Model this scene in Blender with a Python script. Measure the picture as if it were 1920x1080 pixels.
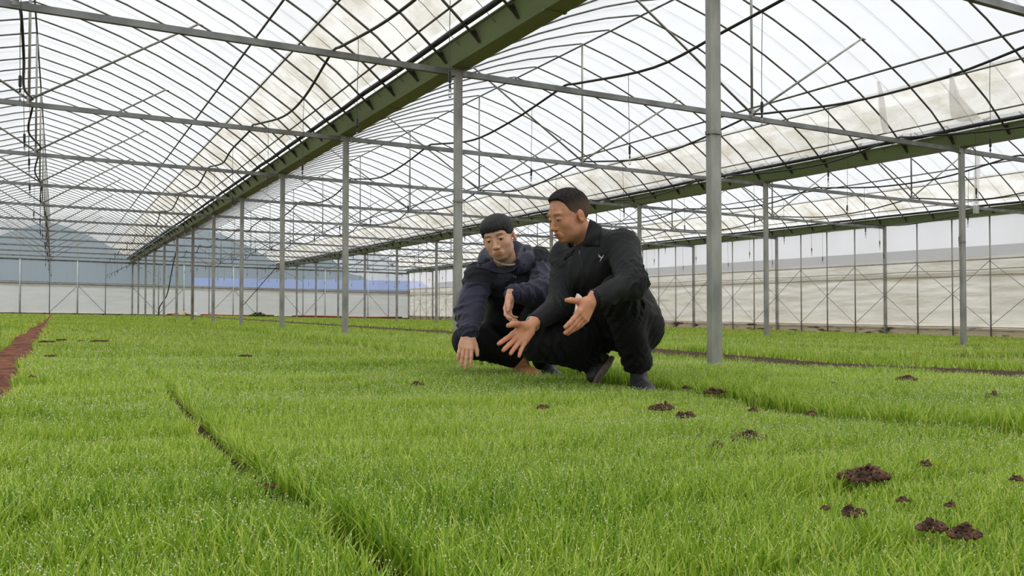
import bpy, bmesh, math, random
import numpy as np
from mathutils import Vector, Matrix

scene = bpy.context.scene
for o in list(bpy.data.objects):
    bpy.data.objects.remove(o, do_unlink=True)
COL = scene.collection
PI = math.pi

# ------------------------------------------------------------------ camera
FPX, YAW, PITCH, CAMZ = 1647.135, 0.4784247, 0.02294077, 0.379
cam_data = bpy.data.cameras.new('camera')
cam_data.sensor_width = 36.0
cam_data.lens = FPX / 1920 * 36.0
cam_data.clip_start = 0.02
cam_data.clip_end = 2000
cam = bpy.data.objects.new('camera', cam_data)
COL.objects.link(cam)
cam.location = (0, 0, CAMZ)
cam.rotation_euler = (PI/2 + PITCH, 0, -YAW)
scene.camera = cam

# ------------------------------------------------------------------ sky and exposure
world = bpy.data.worlds.new('overcast_sky')
scene.world = world
world.use_nodes = True
wn = world.node_tree
wn.nodes.clear()
w_out = wn.nodes.new('ShaderNodeOutputWorld')
w_bg = wn.nodes.new('ShaderNodeBackground')
w_tc = wn.nodes.new('ShaderNodeTexCoord')
w_sep = wn.nodes.new('ShaderNodeSeparateXYZ')
w_ramp = wn.nodes.new('ShaderNodeValToRGB')
w_ramp.color_ramp.elements[0].position = 0.0
w_ramp.color_ramp.elements[0].color = (0.93, 0.94, 0.96, 1)
w_ramp.color_ramp.elements[1].position = 0.75
w_ramp.color_ramp.elements[1].color = (0.92, 0.955, 0.985, 1)
w_noise = wn.nodes.new('ShaderNodeTexNoise')
w_noise.inputs['Scale'].default_value = 1.6
w_noise.inputs['Detail'].default_value = 3.0
w_mul = wn.nodes.new('ShaderNodeMapRange')
w_mul.inputs['From Min'].default_value = 0.3
w_mul.inputs['From Max'].default_value = 0.7
w_mul.inputs['To Min'].default_value = 0.84
w_mul.inputs['To Max'].default_value = 1.14
wn.links.new(w_tc.outputs['Generated'], w_sep.inputs[0])
wn.links.new(w_sep.outputs['Z'], w_ramp.inputs['Fac'])
wn.links.new(w_tc.outputs['Generated'], w_noise.inputs['Vector'])
wn.links.new(w_noise.outputs['Fac'], w_mul.inputs['Value'])
wn.links.new(w_ramp.outputs['Color'], w_bg.inputs['Color'])
wn.links.new(w_mul.outputs['Result'], w_bg.inputs['Strength'])
wn.links.new(w_bg.outputs[0], w_out.inputs['Surface'])

sun_d = bpy.data.lights.new('hazy_sun', 'SUN')
sun_d.energy = 1.7
sun_d.angle = math.radians(40)
sun_d.color = (1.0, 0.97, 0.92)
sun = bpy.data.objects.new('hazy_sun', sun_d)
COL.objects.link(sun)
sun.rotation_euler = (math.radians(34), 0, math.radians(50))

scene.view_settings.view_transform = 'Standard'
scene.view_settings.look = 'None'
scene.view_settings.gamma = 1.0
scene.view_settings.use_curve_mapping = False
scene.view_settings.exposure = 0.14
scene.cycles.max_bounces = 8
scene.cycles.diffuse_bounces = 3
scene.cycles.glossy_bounces = 2
scene.cycles.transmission_bounces = 4
scene.cycles.transparent_max_bounces = 16
scene.cycles.caustics_reflective = False
scene.cycles.caustics_refractive = False

# ------------------------------------------------------------------ layout constants (metres)
SLOPE = -0.0179                       # the floor and gutters fall gently to the right
XA, SPAN, YS, YB = 3.675, 8.0, 4.321, 3.979
XB, XC, XL = XA + SPAN, XA + 2*SPAN, XA - SPAN
YEND = YS + 12*YB
H_TIE, H_RIDGE, H_EAVE = 2.93, 4.893, 2.99
TOP = 0.09                            # height of the seedling tops
def zs(x): return SLOPE * x
def Yj(j): return YS + YB * j

# helpers for reading places off the picture (pinhole of the camera above)
_cy, _sy, _cp, _sp = math.cos(YAW), math.sin(YAW), math.cos(PITCH), math.sin(PITCH)
_fw = Vector((_sy*_cp, _cy*_cp, _sp)); _rt = Vector((_cy, -_sy, 0)); _up = Vector((-_sy*_sp, -_cy*_sp, _cp))
def ray(x, y): return _fw + _rt*((x-960)/FPX) + _up*((540-y)/FPX)
def U(x, y, d): return Vector((0, 0, CAMZ)) + ray(x, y)*d
def onground(x, y, z0=TOP):
    r = ray(x, y); t = (z0 - CAMZ)/(r.z - SLOPE*r.x)
    return Vector((0, 0, CAMZ)) + r*t

# ------------------------------------------------------------------ node material helpers
def nmat(name):
    m = bpy.data.materials.new(name); m.use_nodes = True
    nt = m.node_tree; nt.nodes.clear()
    return m, nt, nt.nodes, nt.links
def N(nodes, typ, **kw):
    n = nodes.new(typ)
    for k, v in kw.items():
        if k.startswith('i_'):
            n.inputs[k[2:].replace('_', ' ')].default_value = v
        else:
            setattr(n, k, v)
    return n
def srgb(r, g, b):
    f = lambda c: (c/255/12.92) if c/255 <= 0.04045 else ((c/255+0.055)/1.055)**2.4
    return (f(r), f(g), f(b), 1)
def pmat(name, c1, c2=None, scale=8, rough=0.6, metal=0.0, bump=0.0, bscale=None, detail=4, coords='Object', stretch=None, sheen=0, fmin=0.35, fmax=0.65, coat=0, spec=0.5, sss=0):
    """principled material with a two colour noise and a noise bump"""
    m, nt, nd, ln = nmat(name)
    out = N(nd, 'ShaderNodeOutputMaterial'); p = N(nd, 'ShaderNodeBsdfPrincipled')
    p.inputs['Roughness'].default_value = rough; p.inputs['Metallic'].default_value = metal
    p.inputs['Specular IOR Level'].default_value = spec
    if sheen: p.inputs['Sheen Weight'].default_value = sheen; p.inputs['Sheen Roughness'].default_value = .5
    if coat: p.inputs['Coat Weight'].default_value = coat
    if sss:
        p.inputs['Subsurface Weight'].default_value = sss; p.inputs['Subsurface Radius'].default_value = (1, .35, .2)
        p.inputs['Subsurface Scale'].default_value = 0.01
    tc = N(nd, 'ShaderNodeTexCoord'); mp = N(nd, 'ShaderNodeMapping')
    if stretch: mp.inputs['Scale'].default_value = stretch
    ln.new(tc.outputs[coords], mp.inputs['Vector'])
    nz = N(nd, 'ShaderNodeTexNoise', i_Scale=scale, i_Detail=detail)
    ln.new(mp.outputs[0], nz.inputs['Vector'])
    r = N(nd, 'ShaderNodeValToRGB')
    r.color_ramp.elements[0].position = fmin; r.color_ramp.elements[1].position = fmax
    r.color_ramp.elements[0].color = c1; r.color_ramp.elements[1].color = c2 or c1
    ln.new(nz.outputs['Fac'], r.inputs['Fac']); ln.new(r.outputs['Color'], p.inputs['Base Color'])
    if bump:
        n2 = N(nd, 'ShaderNodeTexNoise', i_Scale=bscale or scale*3, i_Detail=5)
        ln.new(mp.outputs[0], n2.inputs['Vector'])
        b = N(nd, 'ShaderNodeBump', i_Strength=bump, i_Distance=0.01)
        ln.new(n2.outputs['Fac'], b.inputs['Height']); ln.new(b.outputs[0], p.inputs['Normal'])
    ln.new(p.outputs[0], out.inputs['Surface'])
    return m

def film_mat(name, tcol, dcol, dirtcol, clear=0.6, dirt=0.5, dscale=(1, 1, 1), nscale=3.0, spots=False, wrinkle=0.0, coords='Object', graze=0.0):
    """plastic film: partly see-through, partly milky, with dirt patches that block more light"""
    m, nt, nd, ln = nmat(name)
    out = N(nd, 'ShaderNodeOutputMaterial')
    tr = N(nd, 'ShaderNodeBsdfTransparent'); tr.inputs['Color'].default_value = tcol
    tl = N(nd, 'ShaderNodeBsdfTranslucent'); df = N(nd, 'ShaderNodeBsdfDiffuse'); gl = N(nd, 'ShaderNodeBsdfGlossy', i_Roughness=0.25)
    gl.inputs['Color'].default_value = (.9, .9, .9, 1)
    tc = N(nd, 'ShaderNodeTexCoord'); mp = N(nd, 'ShaderNodeMapping'); mp.inputs['Scale'].default_value = dscale
    ln.new(tc.outputs[coords], mp.inputs['Vector'])
    nz = N(nd, 'ShaderNodeTexNoise', i_Scale=nscale, i_Detail=6.0, i_Roughness=0.65); ln.new(mp.outputs[0], nz.inputs['Vector'])
    rp = N(nd, 'ShaderNodeValToRGB'); rp.color_ramp.elements[0].position = .42; rp.color_ramp.elements[1].position = .72
    ln.new(nz.outputs['Fac'], rp.inputs['Fac'])
    dm = N(nd, 'ShaderNodeMath', operation='MULTIPLY'); dm.inputs[1].default_value = dirt
    ln.new(rp.outputs['Color'], dm.inputs[0])
    mc = N(nd, 'ShaderNodeMix', data_type='RGBA')
    mc.inputs[6].default_value = dcol; mc.inputs[7].default_value = dirtcol
    ln.new(dm.outputs[0], mc.inputs[0])
    ln.new(mc.outputs[2], tl.inputs['Color']); ln.new(mc.outputs[2], df.inputs['Color'])
    mix1 = N(nd, 'ShaderNodeMixShader'); mix1.inputs[0].default_value = 0.25
    ln.new(tl.outputs[0], mix1.inputs[1]); ln.new(df.outputs[0], mix1.inputs[2])
    # clear fraction falls where the film is dirty
    cf = N(nd, 'ShaderNodeMapRange'); cf.inputs['To Min'].default_value = clear; cf.inputs['To Max'].default_value = clear*0.45
    ln.new(dm.outputs[0], cf.inputs['Value'])
    cfo = cf.outputs[0]
    if graze:      # milky film looks more milky seen at a flat angle
        lw = N(nd, 'ShaderNodeLayerWeight'); lw.inputs['Blend'].default_value = .5
        pw = N(nd, 'ShaderNodeMath', operation='POWER'); pw.inputs[1].default_value = 4.0; ln.new(lw.outputs['Facing'], pw.inputs[0])
        ml = N(nd, 'ShaderNodeMath', operation='MULTIPLY_ADD'); ml.inputs[1].default_value = -graze; ml.inputs[2].default_value = 1.0; ln.new(pw.outputs[0], ml.inputs[0])
        mm = N(nd, 'ShaderNodeMath', operation='MULTIPLY'); ln.new(ml.outputs[0], mm.inputs[0]); ln.new(cfo, mm.inputs[1]); cfo = mm.outputs[0]
    mix2 = N(nd, 'ShaderNodeMixShader'); ln.new(cfo, mix2.inputs[0]); ln.new(mix1.outputs[0], mix2.inputs[1]); ln.new(tr.outputs[0], mix2.inputs[2])
    mix3 = N(nd, 'ShaderNodeMixShader'); mix3.inputs[0].default_value = 0.03
    ln.new(mix2.outputs[0], mix3.inputs[1]); ln.new(gl.outputs[0], mix3.inputs[2])
    if wrinkle:
        n2 = N(nd, 'ShaderNodeTexNoise', i_Scale=nscale*1.7, i_Detail=4.0); ln.new(mp.outputs[0], n2.inputs['Vector'])
        b = N(nd, 'ShaderNodeBump', i_Strength=wrinkle, i_Distance=0.05); ln.new(n2.outputs['Fac'], b.inputs['Height'])
        for s in (tl, df, gl): ln.new(b.outputs[0], s.inputs['Normal'])
    ln.new(mix3.outputs[0], out.inputs['Surface'])
    return m

M = {}
M['galv'] = pmat('galvanised_steel', srgb(138, 138, 132), srgb(176, 176, 168), scale=9, rough=.5, metal=.45, bump=.05, stretch=(1, 1, .3))
M['pipe'] = pmat('backlit_dark_pipe', srgb(88, 88, 84), srgb(122, 122, 116), scale=6, rough=.55, metal=.5)  # backlit look of the steel pipes is painted in as darker grey
M['tie'] = pmat('tie_steel', srgb(118, 120, 118), srgb(146, 148, 146), scale=5, rough=.55, metal=.4)
M['gutter'] = pmat('gutter_sheet_green_bounce', srgb(134, 152, 108), srgb(146, 164, 120), scale=2.5, rough=.45, metal=.25, stretch=(1, .2, 1))  # galvanised sheet; green bounce off the seedlings is painted into its colour
M['clamp'] = pmat('clamp_steel', srgb(60, 58, 52), srgb(92, 90, 82), scale=20, rough=.6, metal=.4)
M['rust'] = pmat('rusty_post', srgb(110, 96, 84), srgb(150, 146, 138), scale=7, rough=.7, metal=.2, stretch=(1, 1, .3))
M['hose'] = pmat('black_rubber', srgb(34, 34, 34), srgb(46, 46, 44), scale=10, rough=.5)
M['black'] = pmat('black_plastic', srgb(22, 22, 24), srgb(30, 30, 32), scale=10, rough=.4)
M['nozzle'] = pmat('nozzle_plastic', srgb(120, 125, 125), srgb(160, 165, 165), scale=10, rough=.3)
M['pvc'] = pmat('white_pvc', srgb(205, 208, 204), srgb(225, 228, 224), scale=10, rough=.45)
M['film'] = film_mat('roof_film', (.93, .95, .97, 1), (.90, .91, .92, 1), (.66, .66, .62, 1), clear=.52, dirt=.40, nscale=1.3, dscale=(1, .5, 1), wrinkle=.3, graze=.9)
M['ventfilm'] = film_mat('vent_film', (.93, .93, .9, 1), (.93, .915, .87, 1), (.46, .40, .25, 1), clear=.26, dirt=.85, nscale=1.9, dscale=(1.2, .7, 1), wrinkle=.8, graze=.9)
M['torn'] = film_mat('torn_film', (.95, .94, .92, 1), (.95, .93, .90, 1), (.7, .66, .58, 1), clear=.45, dirt=.3, nscale=6, wrinkle=.4)
M['gable'] = film_mat('gable_film', (.84, .88, .91, 1), (.50, .56, .60, 1), (.42, .47, .50, 1), clear=.45, dirt=.5, nscale=2.0, dscale=(1, 1, .3), wrinkle=.4)
M['sidetop'] = film_mat('side_clear_film', (.93, .93, .96, 1), (.86, .85, .87, 1), (.62, .60, .6, 1), clear=.45, dirt=.4, nscale=1.2, dscale=(1, .5, .3), wrinkle=.5)
M['sidelow'] = film_mat('side_curtain_film', (.9, .88, .82, 1), (.84, .81, .76, 1), (.58, .53, .42, 1), clear=.05, dirt=.65, nscale=1.8, dscale=(1, .35, 1.6), wrinkle=1.0)
M['endlow'] = film_mat('end_curtain_film', (.9, .9, .88, 1), (.84, .85, .83, 1), (.66, .64, .55, 1), clear=.05, dirt=.45, nscale=1.6, dscale=(.4, 1, 1.2), wrinkle=1.0)
M['concrete'] = pmat('kerb_concrete', srgb(84, 66, 44), srgb(232, 216, 178), scale=3.0, rough=.85, bump=.3, detail=8, stretch=(1, .6, 3), fmin=.36, fmax=.46)
M['red'] = pmat('red_hose', srgb(170, 70, 50), srgb(190, 90, 64), scale=8, rough=.5)

# ------------------------------------------------------------------ mesh helpers
def link(name, me, mat=None, parent=None, smooth=False, loc=None):
    o = bpy.data.objects.new(name, me); COL.objects.link(o)
    if mat is not None: me.materials.append(mat)
    if parent is not None: o.parent = parent
    if loc is not None: o.location = loc
    if smooth:
        me.polygons.foreach_set('use_smooth', [True]*len(me.polygons))
    return o
def tag(o, label=None, cat=None, group=None, kind=None):
    if label: o['label'] = label
    if cat: o['category'] = cat
    if group: o['group'] = group
    if kind: o['kind'] = kind
    return o
def empty(name, loc, label=None, cat=None, group=None):
    o = bpy.data.objects.new(name, None); COL.objects.link(o); o.location = loc
    o.empty_display_size = .1
    return tag(o, label, cat, group)
class MB:
    def __init__(s): s.v = []; s.f = []
    def box(s, c, size, rot=None):
        n = len(s.v); sx, sy, sz = (a/2 for a in size)
        for dx, dy, dz in ((-1,-1,-1),(1,-1,-1),(1,1,-1),(-1,1,-1),(-1,-1,1),(1,-1,1),(1,1,1),(-1,1,1)):
            p = Vector((dx*sx, dy*sy, dz*sz))
            if rot: p = rot @ p
            s.v.append(tuple(p + Vector(c)))
        for q in ((0,3,2,1),(4,5,6,7),(0,1,5,4),(1,2,6,5),(2,3,7,6),(3,0,4,7)): s.f.append(tuple(n+i for i in q))
        return s
    def bar(s, a, b, w, h, up=(0,0,1)):
        a, b = Vector(a), Vector(b); d = (b-a); L = d.length; d.normalize()
        x = d.cross(Vector(up)); 
        if x.length < 1e-4: x = d.cross(Vector((0,1,0)))
        x.normalize(); y = x.cross(d); n = len(s.v)
        for p in (a, b):
            for i, j in ((-1,-1),(1,-1),(1,1),(-1,1)): s.v.append(tuple(p + x*(i*w/2) + y*(j*h/2)))
        for q in ((0,3,2,1),(4,5,6,7),(0,1,5,4),(1,2,6,5),(2,3,7,6),(3,0,4,7)): s.f.append(tuple(n+i for i in q))
        return s
    def tube(s, pts, r, k=6, caps=True):
        pts = [Vector(p) for p in pts]; n0 = len(s.v); m = len(pts)
        rr = r if isinstance(r, (list, tuple)) else [r]*m
        t0 = (pts[1]-pts[0]).normalized(); ref = Vector((0,0,1)) if abs(t0.z) < .9 else Vector((1,0,0))
        u = t0.cross(ref).normalized()
        for i, p in enumerate(pts):
            t = (pts[min(i+1,m-1)] - pts[max(i-1,0)]).normalized()
            u = (u - t*u.dot(t)).normalized(); w = t.cross(u)
            for q in range(k):
                a = 2*PI*q/k; s.v.append(tuple(p + u*(math.cos(a)*rr[i]) + w*(math.sin(a)*rr[i])))
        for i in range(m-1):
            for q in range(k):
                a = n0+i*k+q; b = n0+i*k+(q+1)%k
                s.f.append((a, b, b+k, a+k))
        if caps:
            s.f.append(tuple(n0+q for q in reversed(range(k)))); s.f.append(tuple(n0+(m-1)*k+q for q in range(k)))
        return s
    def build(s, name, mat, parent=None, smooth=False, loc=None):
        me = bpy.data.meshes.new(name); me.from_pydata(s.v, [], s.f); me.update()
        return link(name, me, mat, parent, smooth, loc)
def nth(n):
    W = ['zeroth','first','second','third','fourth','fifth','sixth','seventh','eighth','ninth','tenth','eleventh','twelfth','thirteenth','fourteenth','fifteenth','sixteenth']
    return W[n] if n < len(W) else f'{n}th'
def catmull(P, n=8):
    P = [Vector(p) for p in P]; out = []
    for i in range(len(P)-1):
        p0 = P[max(i-1,0)]; p1 = P[i]; p2 = P[i+1]; p3 = P[min(i+2,len(P)-1)]
        for k in range(n):
            t = k/n
            out.append(.5*((2*p1) + (p2-p0)*t + (2*p0-5*p1+4*p2-p3)*t*t + (3*p1-p0-3*p2+p3)*t**3))
    out.append(P[-1]); return out
# ------------------------------------------------------------------ greenhouse frame
BAYS = [(XA-4, 'left bay'), (XA+4, 'middle bay'), (XB+4, 'right bay')]
def roof_z(u):                # u = 0 at the ridge, 1 at the gutter
    return H_RIDGE - (H_RIDGE - H_EAVE)*(0.45*u + 0.55*u*u)
def arch_pts(r=0.0, n=14, u0=-1.0, u1=1.0):
    out = []
    for i in range(n+1):
        u = u0 + (u1-u0)*i/n
        out.append((4*u*(1-.035*abs(u)**8), 0, roof_z(abs(u)) + r + SLOPE*4*u))
    return out
# ribs: one curved pipe for each, sharing one mesh
rib0 = MB().tube(arch_pts(), .0135, 6)
# small clamps where the rib meets the gutters
rib_proto = None
for b, (xr, bay) in enumerate(BAYS):
    for k in range(-2, 60):
        y = YS + YB/5*(k + (0.0 if k % 5 else 0.04)) + .02*math.sin(k*2.3+b)
        if b == 2 and y < 6: continue
        if rib_proto is None:
            rib_proto = rib0.build('roof_rib', M['pipe'], smooth=True); o = rib_proto
            clamps = []
            for sgn in (-1, 1):
                zc = roof_z(1.0)+SLOPE*4*sgn
                clamps.append(MB().bar((sgn*3.80, 0, zc+.09), (sgn*3.88, 0, zc-.015), .036, .034).build('clamp', M['clamp'], rib_proto))
        else:
            o = rib_proto.copy(); COL.objects.link(o)
            for cl in clamps:
                c = cl.copy(); COL.objects.link(c); c.parent = o
        o.location = (xr, y, zs(xr))
        j, m = (k // 5), k % 5
        if k < 0: lab = f'curved steel roof rib of the {bay}, {nth(-k)} in front of its nearest cross beam'
        elif m == 0: lab = f'curved steel roof rib of the {bay}, at the {nth(j+1)} cross beam from the front'
        else: lab = f'curved steel roof rib of the {bay}, {nth(m)} behind the {nth(j+1)} cross beam'
        tag(o, lab, 'roof rib', f'curved roof ribs of the {bay}')

# ridge pipes, purlins, film rollers (long straight runs)
def long_run(name, x, z, r, mat, label, cat, y0=-2.0, wob=0.0, k=6):
    n = 60 if wob else 2
    pts = [(x + wob*math.sin(i*1.7)*.6, y0 + (YEND-y0)*i/n, z + zs(x) + wob*math.sin(i*2.6+x)) for i in range(n+1)]
    return tag(MB().tube(pts, r, k).build(name, mat, smooth=True), label, cat)
for xr, bay in BAYS:
    long_run('ridge_pipe', xr, H_RIDGE-.03, .014, M['pipe'], f'long ridge pipe under the peak of the {bay}', 'pipe')
    for u, lab in ((.64, 'long purlin pipe halfway down the right slope of the {}'), (.735, 'film clamping rail at the upper edge of the stained film, {}')):
        long_run('purlin' if u < .7 else 'film_rail', xr+4*u, roof_z(u)-.03, .015 if u < .7 else .011, M['pipe'], lab.format(bay), 'pipe')
    long_run('film_roller', xr+4*.935, roof_z(.935)-.035, .03, M['hose'], f'dark rolled-up vent film on its pipe along the right gutter of the {bay}', 'film roll', wob=.006)
    long_run('film_rail', xr+4*.895, roof_z(.895)-.03, .011, M['pipe'], f'thin rail just above the dark film roll in the {bay}', 'pipe')
    long_run('film_rail', xr-4*.945, roof_z(.945)+.03, .014, M['pvc'], f'pale rolled film edge along the left gutter of the {bay}', 'film roll', wob=.012)

# gutters
def gutter(x, label):
    prof = [(-.20, .19), (-.17, .19), (-.085, .015), (.085, .015), (.17, .19), (.20, .19), (.20, .175), (.18, .175), (.095, 0), (-.095, 0), (-.18, .175), (-.20, .175)]
    v = []; f = []; n = len(prof); ys = [-3.0] + [Yj(j) for j in range(0, 13)]
    for y in ys:
        for a, b in prof: v.append((a*1.05, y, b))
    for i in range(len(ys)-1):
        for q in range(n):
            a = i*n+q; b = i*n+(q+1)%n; f.append((a, b, b+n, a+n))
    me = bpy.data.meshes.new('gutter'); me.from_pydata(v, [], f)
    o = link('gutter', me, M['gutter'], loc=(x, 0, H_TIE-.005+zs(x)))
    tag(o, label, 'gutter')
    sm = MB()
    for j in range(12):
        sm.box((0, Yj(j)+YB*.5, .0), (.22, .04, .012))
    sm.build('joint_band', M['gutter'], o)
    return o
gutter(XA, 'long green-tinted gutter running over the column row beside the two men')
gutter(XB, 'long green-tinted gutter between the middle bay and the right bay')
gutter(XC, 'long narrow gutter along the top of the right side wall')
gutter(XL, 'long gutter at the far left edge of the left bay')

# columns of the two inner rows
def column(x, j, label, group, mat):
    e = empty('steel_column', (x, Yj(j), zs(x)), label, 'column', group)
    MB().box((0, 0, H_TIE/2-.02), (.08, .05, H_TIE+.04)).build('post', mat, e)
    MB().box((0, 0, H_TIE-.008), (.19, .10, .012)).box((-.06, 0, H_TIE-.05), (.05, .06, .07)).box((.06, 0, H_TIE-.05), (.05, .06, .07)).build('top_bracket', M['galv'], e)
    if j in (0, 1):
        m = MB()
        for t in range(16):
            a = 2*PI*t/16; m.bar((.052*math.cos(a), .036*math.sin(a), 1.55), (.052*math.cos(a+.4), .036*math.sin(a+.4), 1.55), .012, .02)
        m.build('wire_tie', M['galv'], e)
    return e
rowname = {XA: 'the row under the gutter beside the men', XB: 'the row right of the men', XC: 'the right side wall'}
for j in range(0, 13):
    column(XA, j, f'grey square steel column, {nth(j+1)} from the front in the row under the gutter by the men', 'columns of the left inner row', M['rust'] if j == 6 else M['galv'])
for j in range(1, 13):
    column(XB, j, f'grey square steel column, {nth(j)} from the front in the row between middle and right bays', 'columns of the right inner row', M['galv'])
# trusses: tie beam, king post, two braces
def truss(b, xr, bay, j, proto=[None]):
    lab = f'{nth(j+1)} cross beam from the front spanning the {bay}, with post and braces'
    if proto[0] is None:
        e = empty('cross_beam', (0, 0, 0))
        MB().bar((-3.96, 0, H_TIE-.05+SLOPE*-3.96), (3.96, 0, H_TIE-.05+SLOPE*3.96), .045, .06).build('tie_beam', M['tie'], e)
        MB().tube([(0, 0, H_TIE-.05), (0, 0, H_RIDGE-.01)], .016, 8).build('king_post', M['galv'], e, smooth=True)
        MB().box((0, 0, H_TIE+.0), (.05, .055, .11)).build('gusset', M['galv'], e)
        for s in (-1, 1):
            MB().tube([(s*.02, 0, H_TIE+.02), (s*1.97, 0, roof_z(.49)+SLOPE*s*2-.02), (s*2.03, 0, roof_z(.5)+SLOPE*s*2-.01)], [.015, .014, .010], 8).build('brace', M['galv'], e, smooth=True)
        proto[0] = e; o = e
    else:
        o = proto[0].copy(); COL.objects.link(o)
        for ch in proto[0].children:
            c = ch.copy(); COL.objects.link(c); c.parent = o
    o.location = (xr, Yj(j), zs(xr)); tag(o, lab, 'cross beam', f'cross beams of the {bay}')
for b, (xr, bay) in enumerate(BAYS):
    for j in range(0, 13): truss(b, xr, bay, j)

# ------------------------------------------------------------------ roof film
def film_sheet(name, xr, u0, u1, mat, y0=-12.0, off=.022, nu=10, wav=.0, label=None, kind='structure'):
    ys = np.arange(y0, YEND+.01, YB/10); v = []; f = []
    nu = max(2, nu)
    for iy, y in enumerate(ys):
        for i in range(nu+1):
            u = u0 + (u1-u0)*i/nu
            sag = -.012*(1-math.cos(2*PI*(y-YS)/(YB/5)))*.5
            v.append((xr+4*u, y, roof_z(abs(u))+off+sag+zs(xr+4*u) + wav*math.sin(y*1.3+u*9)*math.sin(PI*i/nu)))
    for iy in range(len(ys)-1):
        for i in range(nu):
            a = iy*(nu+1)+i; f.append((a, a+1, a+nu+2, a+nu+1))
    me = bpy.data.meshes.new(name); me.from_pydata(v, [], f)
    o = link(name, me, mat, smooth=True)
    o['kind'] = kind
    return o
films = []
for b, (xr, bay) in enumerate(BAYS):
    films.append(film_sheet(f'ceiling_{["left","middle","right"][b]}', xr, -.96, .745, M['film'], nu=18))
    film_sheet(f'ceiling_vent_{["left","middle","right"][b]}', xr, .735, .93, M['ventfilm'], nu=5, off=.028, wav=.012)
# film hold-down lines outside, between the ribs, fastened to the film
line0 = None
for b, (xr, bay) in enumerate(BAYS):
    for k in range(0, 60):
        y = YS + YB/5*(k+.5)
        if b == 2 and y < 7: continue
        if line0 is None:
            line0 = MB().tube(arch_pts(.035, 16), .004, 4).build('film_rope', M['tie']); o = line0
        else:
            o = line0.copy(); COL.objects.link(o)
        o.location = (xr, y, zs(xr)); o.parent = films[b]

# ------------------------------------------------------------------ right side wall
zc = zs(XC)
def sheet(name, pts, nx, nz, mat, fn=None, kind='structure'):
    """bilinear patch with a wrinkle function fn(s, t) along its normal"""
    p = [Vector(q) for q in pts]; nrm = (p[1]-p[0]).cross(p[3]-p[0]).normalized(); v = []; f = []
    for j in range(nz+1):
        for i in range(nx+1):
            s, t = i/nx, j/nz
            q = (p[0]*(1-s)+p[1]*s)*(1-t) + (p[3]*(1-s)+p[2]*s)*t
            if fn: q = q + nrm*fn(s, t)
            v.append(tuple(q))
    for j in range(nz):
        for i in range(nx):
            a = j*(nx+1)+i; f.append((a, a+1, a+nx+2, a+nx+1))
    me = bpy.data.meshes.new(name); me.from_pydata(v, [], f)
    o = link(name, me, mat, smooth=True); 
    if kind: o['kind'] = kind
    return o
rng = random.Random(5)
ph = [rng.uniform(0, 6.28) for _ in range(12)]
def wr(L, H, a):
    def fn(s, t):
        x = s*L; z = t*H
        return a*(math.sin(z*9+math.sin(x*1.7+ph[0])*1.6+ph[1])*(.5+.5*math.sin(x*1.57)) + .6*math.sin(z*17+x*2.1+ph[2]) + .5*math.sin(z*31+1.3*math.sin(x*3)+ph[3]))*(.3+t)
    return fn
Y0W = 2.0
LW = YEND-Y0W
xw = XC+.07
sheet('wall_right_curtain', [(xw, Y0W, zc+.22), (xw, YEND, zc+.22), (xw, YEND, zc+1.62), (xw, Y0W, zc+1.62)], 700, 34, M['sidelow'], wr(LW, 1.4, .010))
sheet('wall_right_curtain_roll', [(xw+.02, Y0W, zc+1.5), (xw+.02, YEND, zc+1.5), (xw+.02, YEND, zc+1.98), (xw+.02, Y0W, zc+1.98)], 300, 8, M['sidelow'], wr(LW, .5, .004))
sheet('wall_right_upper', [(xw+.03, Y0W, zc+1.9), (xw+.03, YEND, zc+1.9), (xw+.03, YEND, zc+H_TIE+.15), (xw+.03, Y0W, zc+H_TIE+.15)], 120, 6, M['sidetop'], wr(LW, 1, .003))
kb = MB().box((XC+.13, (Y0W+YEND)/2, zc+.10), (.16, LW, .29)).build('wall_right_kerb', M['concrete']); kb['kind'] = 'structure'
wallnames = {0: 'at the line of', 1: 'one step behind', 2: 'halfway behind', 3: 'three steps behind'}
for k in range(-1, 49):
    j, m = k//4, k % 4
    y = YS + YB*k/4
    if y < 2.5: continue
    if m == 0: 
        o = MB().box((0, 0, H_TIE/2), (.08, .05, H_TIE)).build('wall_post', M['galv'])
        lab = f'thick grey wall post on the right side wall, in line with the {nth(j+1)} cross beam'
    else:
        o = MB().tube([(0, 0, .0), (0, 0, H_TIE)], .017, 8).build('wall_post', M['galv'], smooth=True)
        lab = f'thin round wall post on the right side wall, {nth(m)} behind the {nth(j+1)} cross beam'
    o.location = (XC, y, zc); tag(o, lab, 'wall post', 'posts of the right side wall')
for z, r, n in ((1.90, .014, 'upper'), (.27, .011, 'lower'), (.19, .007, 'lowest')):
    tag(MB().tube([(XC-.035, Y0W, zc+z), (XC-.035, YEND, zc+z)], r, 6).build('wall_rail', M['pipe'] if z < 1 else M['galv'], smooth=True), f'long {n} horizontal rail of the right side wall', 'rail')
for z, n in ((1.66, 'upper'), (1.52, 'lower')):
    tag(MB().tube([(xw-.02, Y0W+(YEND-Y0W)*i/60, zc+z+.012*math.sin(i*1.9+z*9)) for i in range(61)], .008, 5).build('curtain_cord', M['rust'], smooth=True), f'{n} stained cord across the curtain film of the right side wall', 'cord')
for k in range(3, 48, 2):
    y = YS + YB*k/4
    if not (3 <= k <= 47): continue
    e = empty('cross_brace', (XC-.02, y+YB/4, zc), f'thin X-shaped wire brace on the right side wall, {nth((k-1)//2)} pair from the front', 'wall brace', 'wire braces of the right side wall')
    for s in (-1, 1):
        MB().tube([(0, -s*YB/4*1.0, 1.86), (0, s*YB/4, .3)], .008, 5).build('brace_rod', M['galv'], e)

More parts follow.
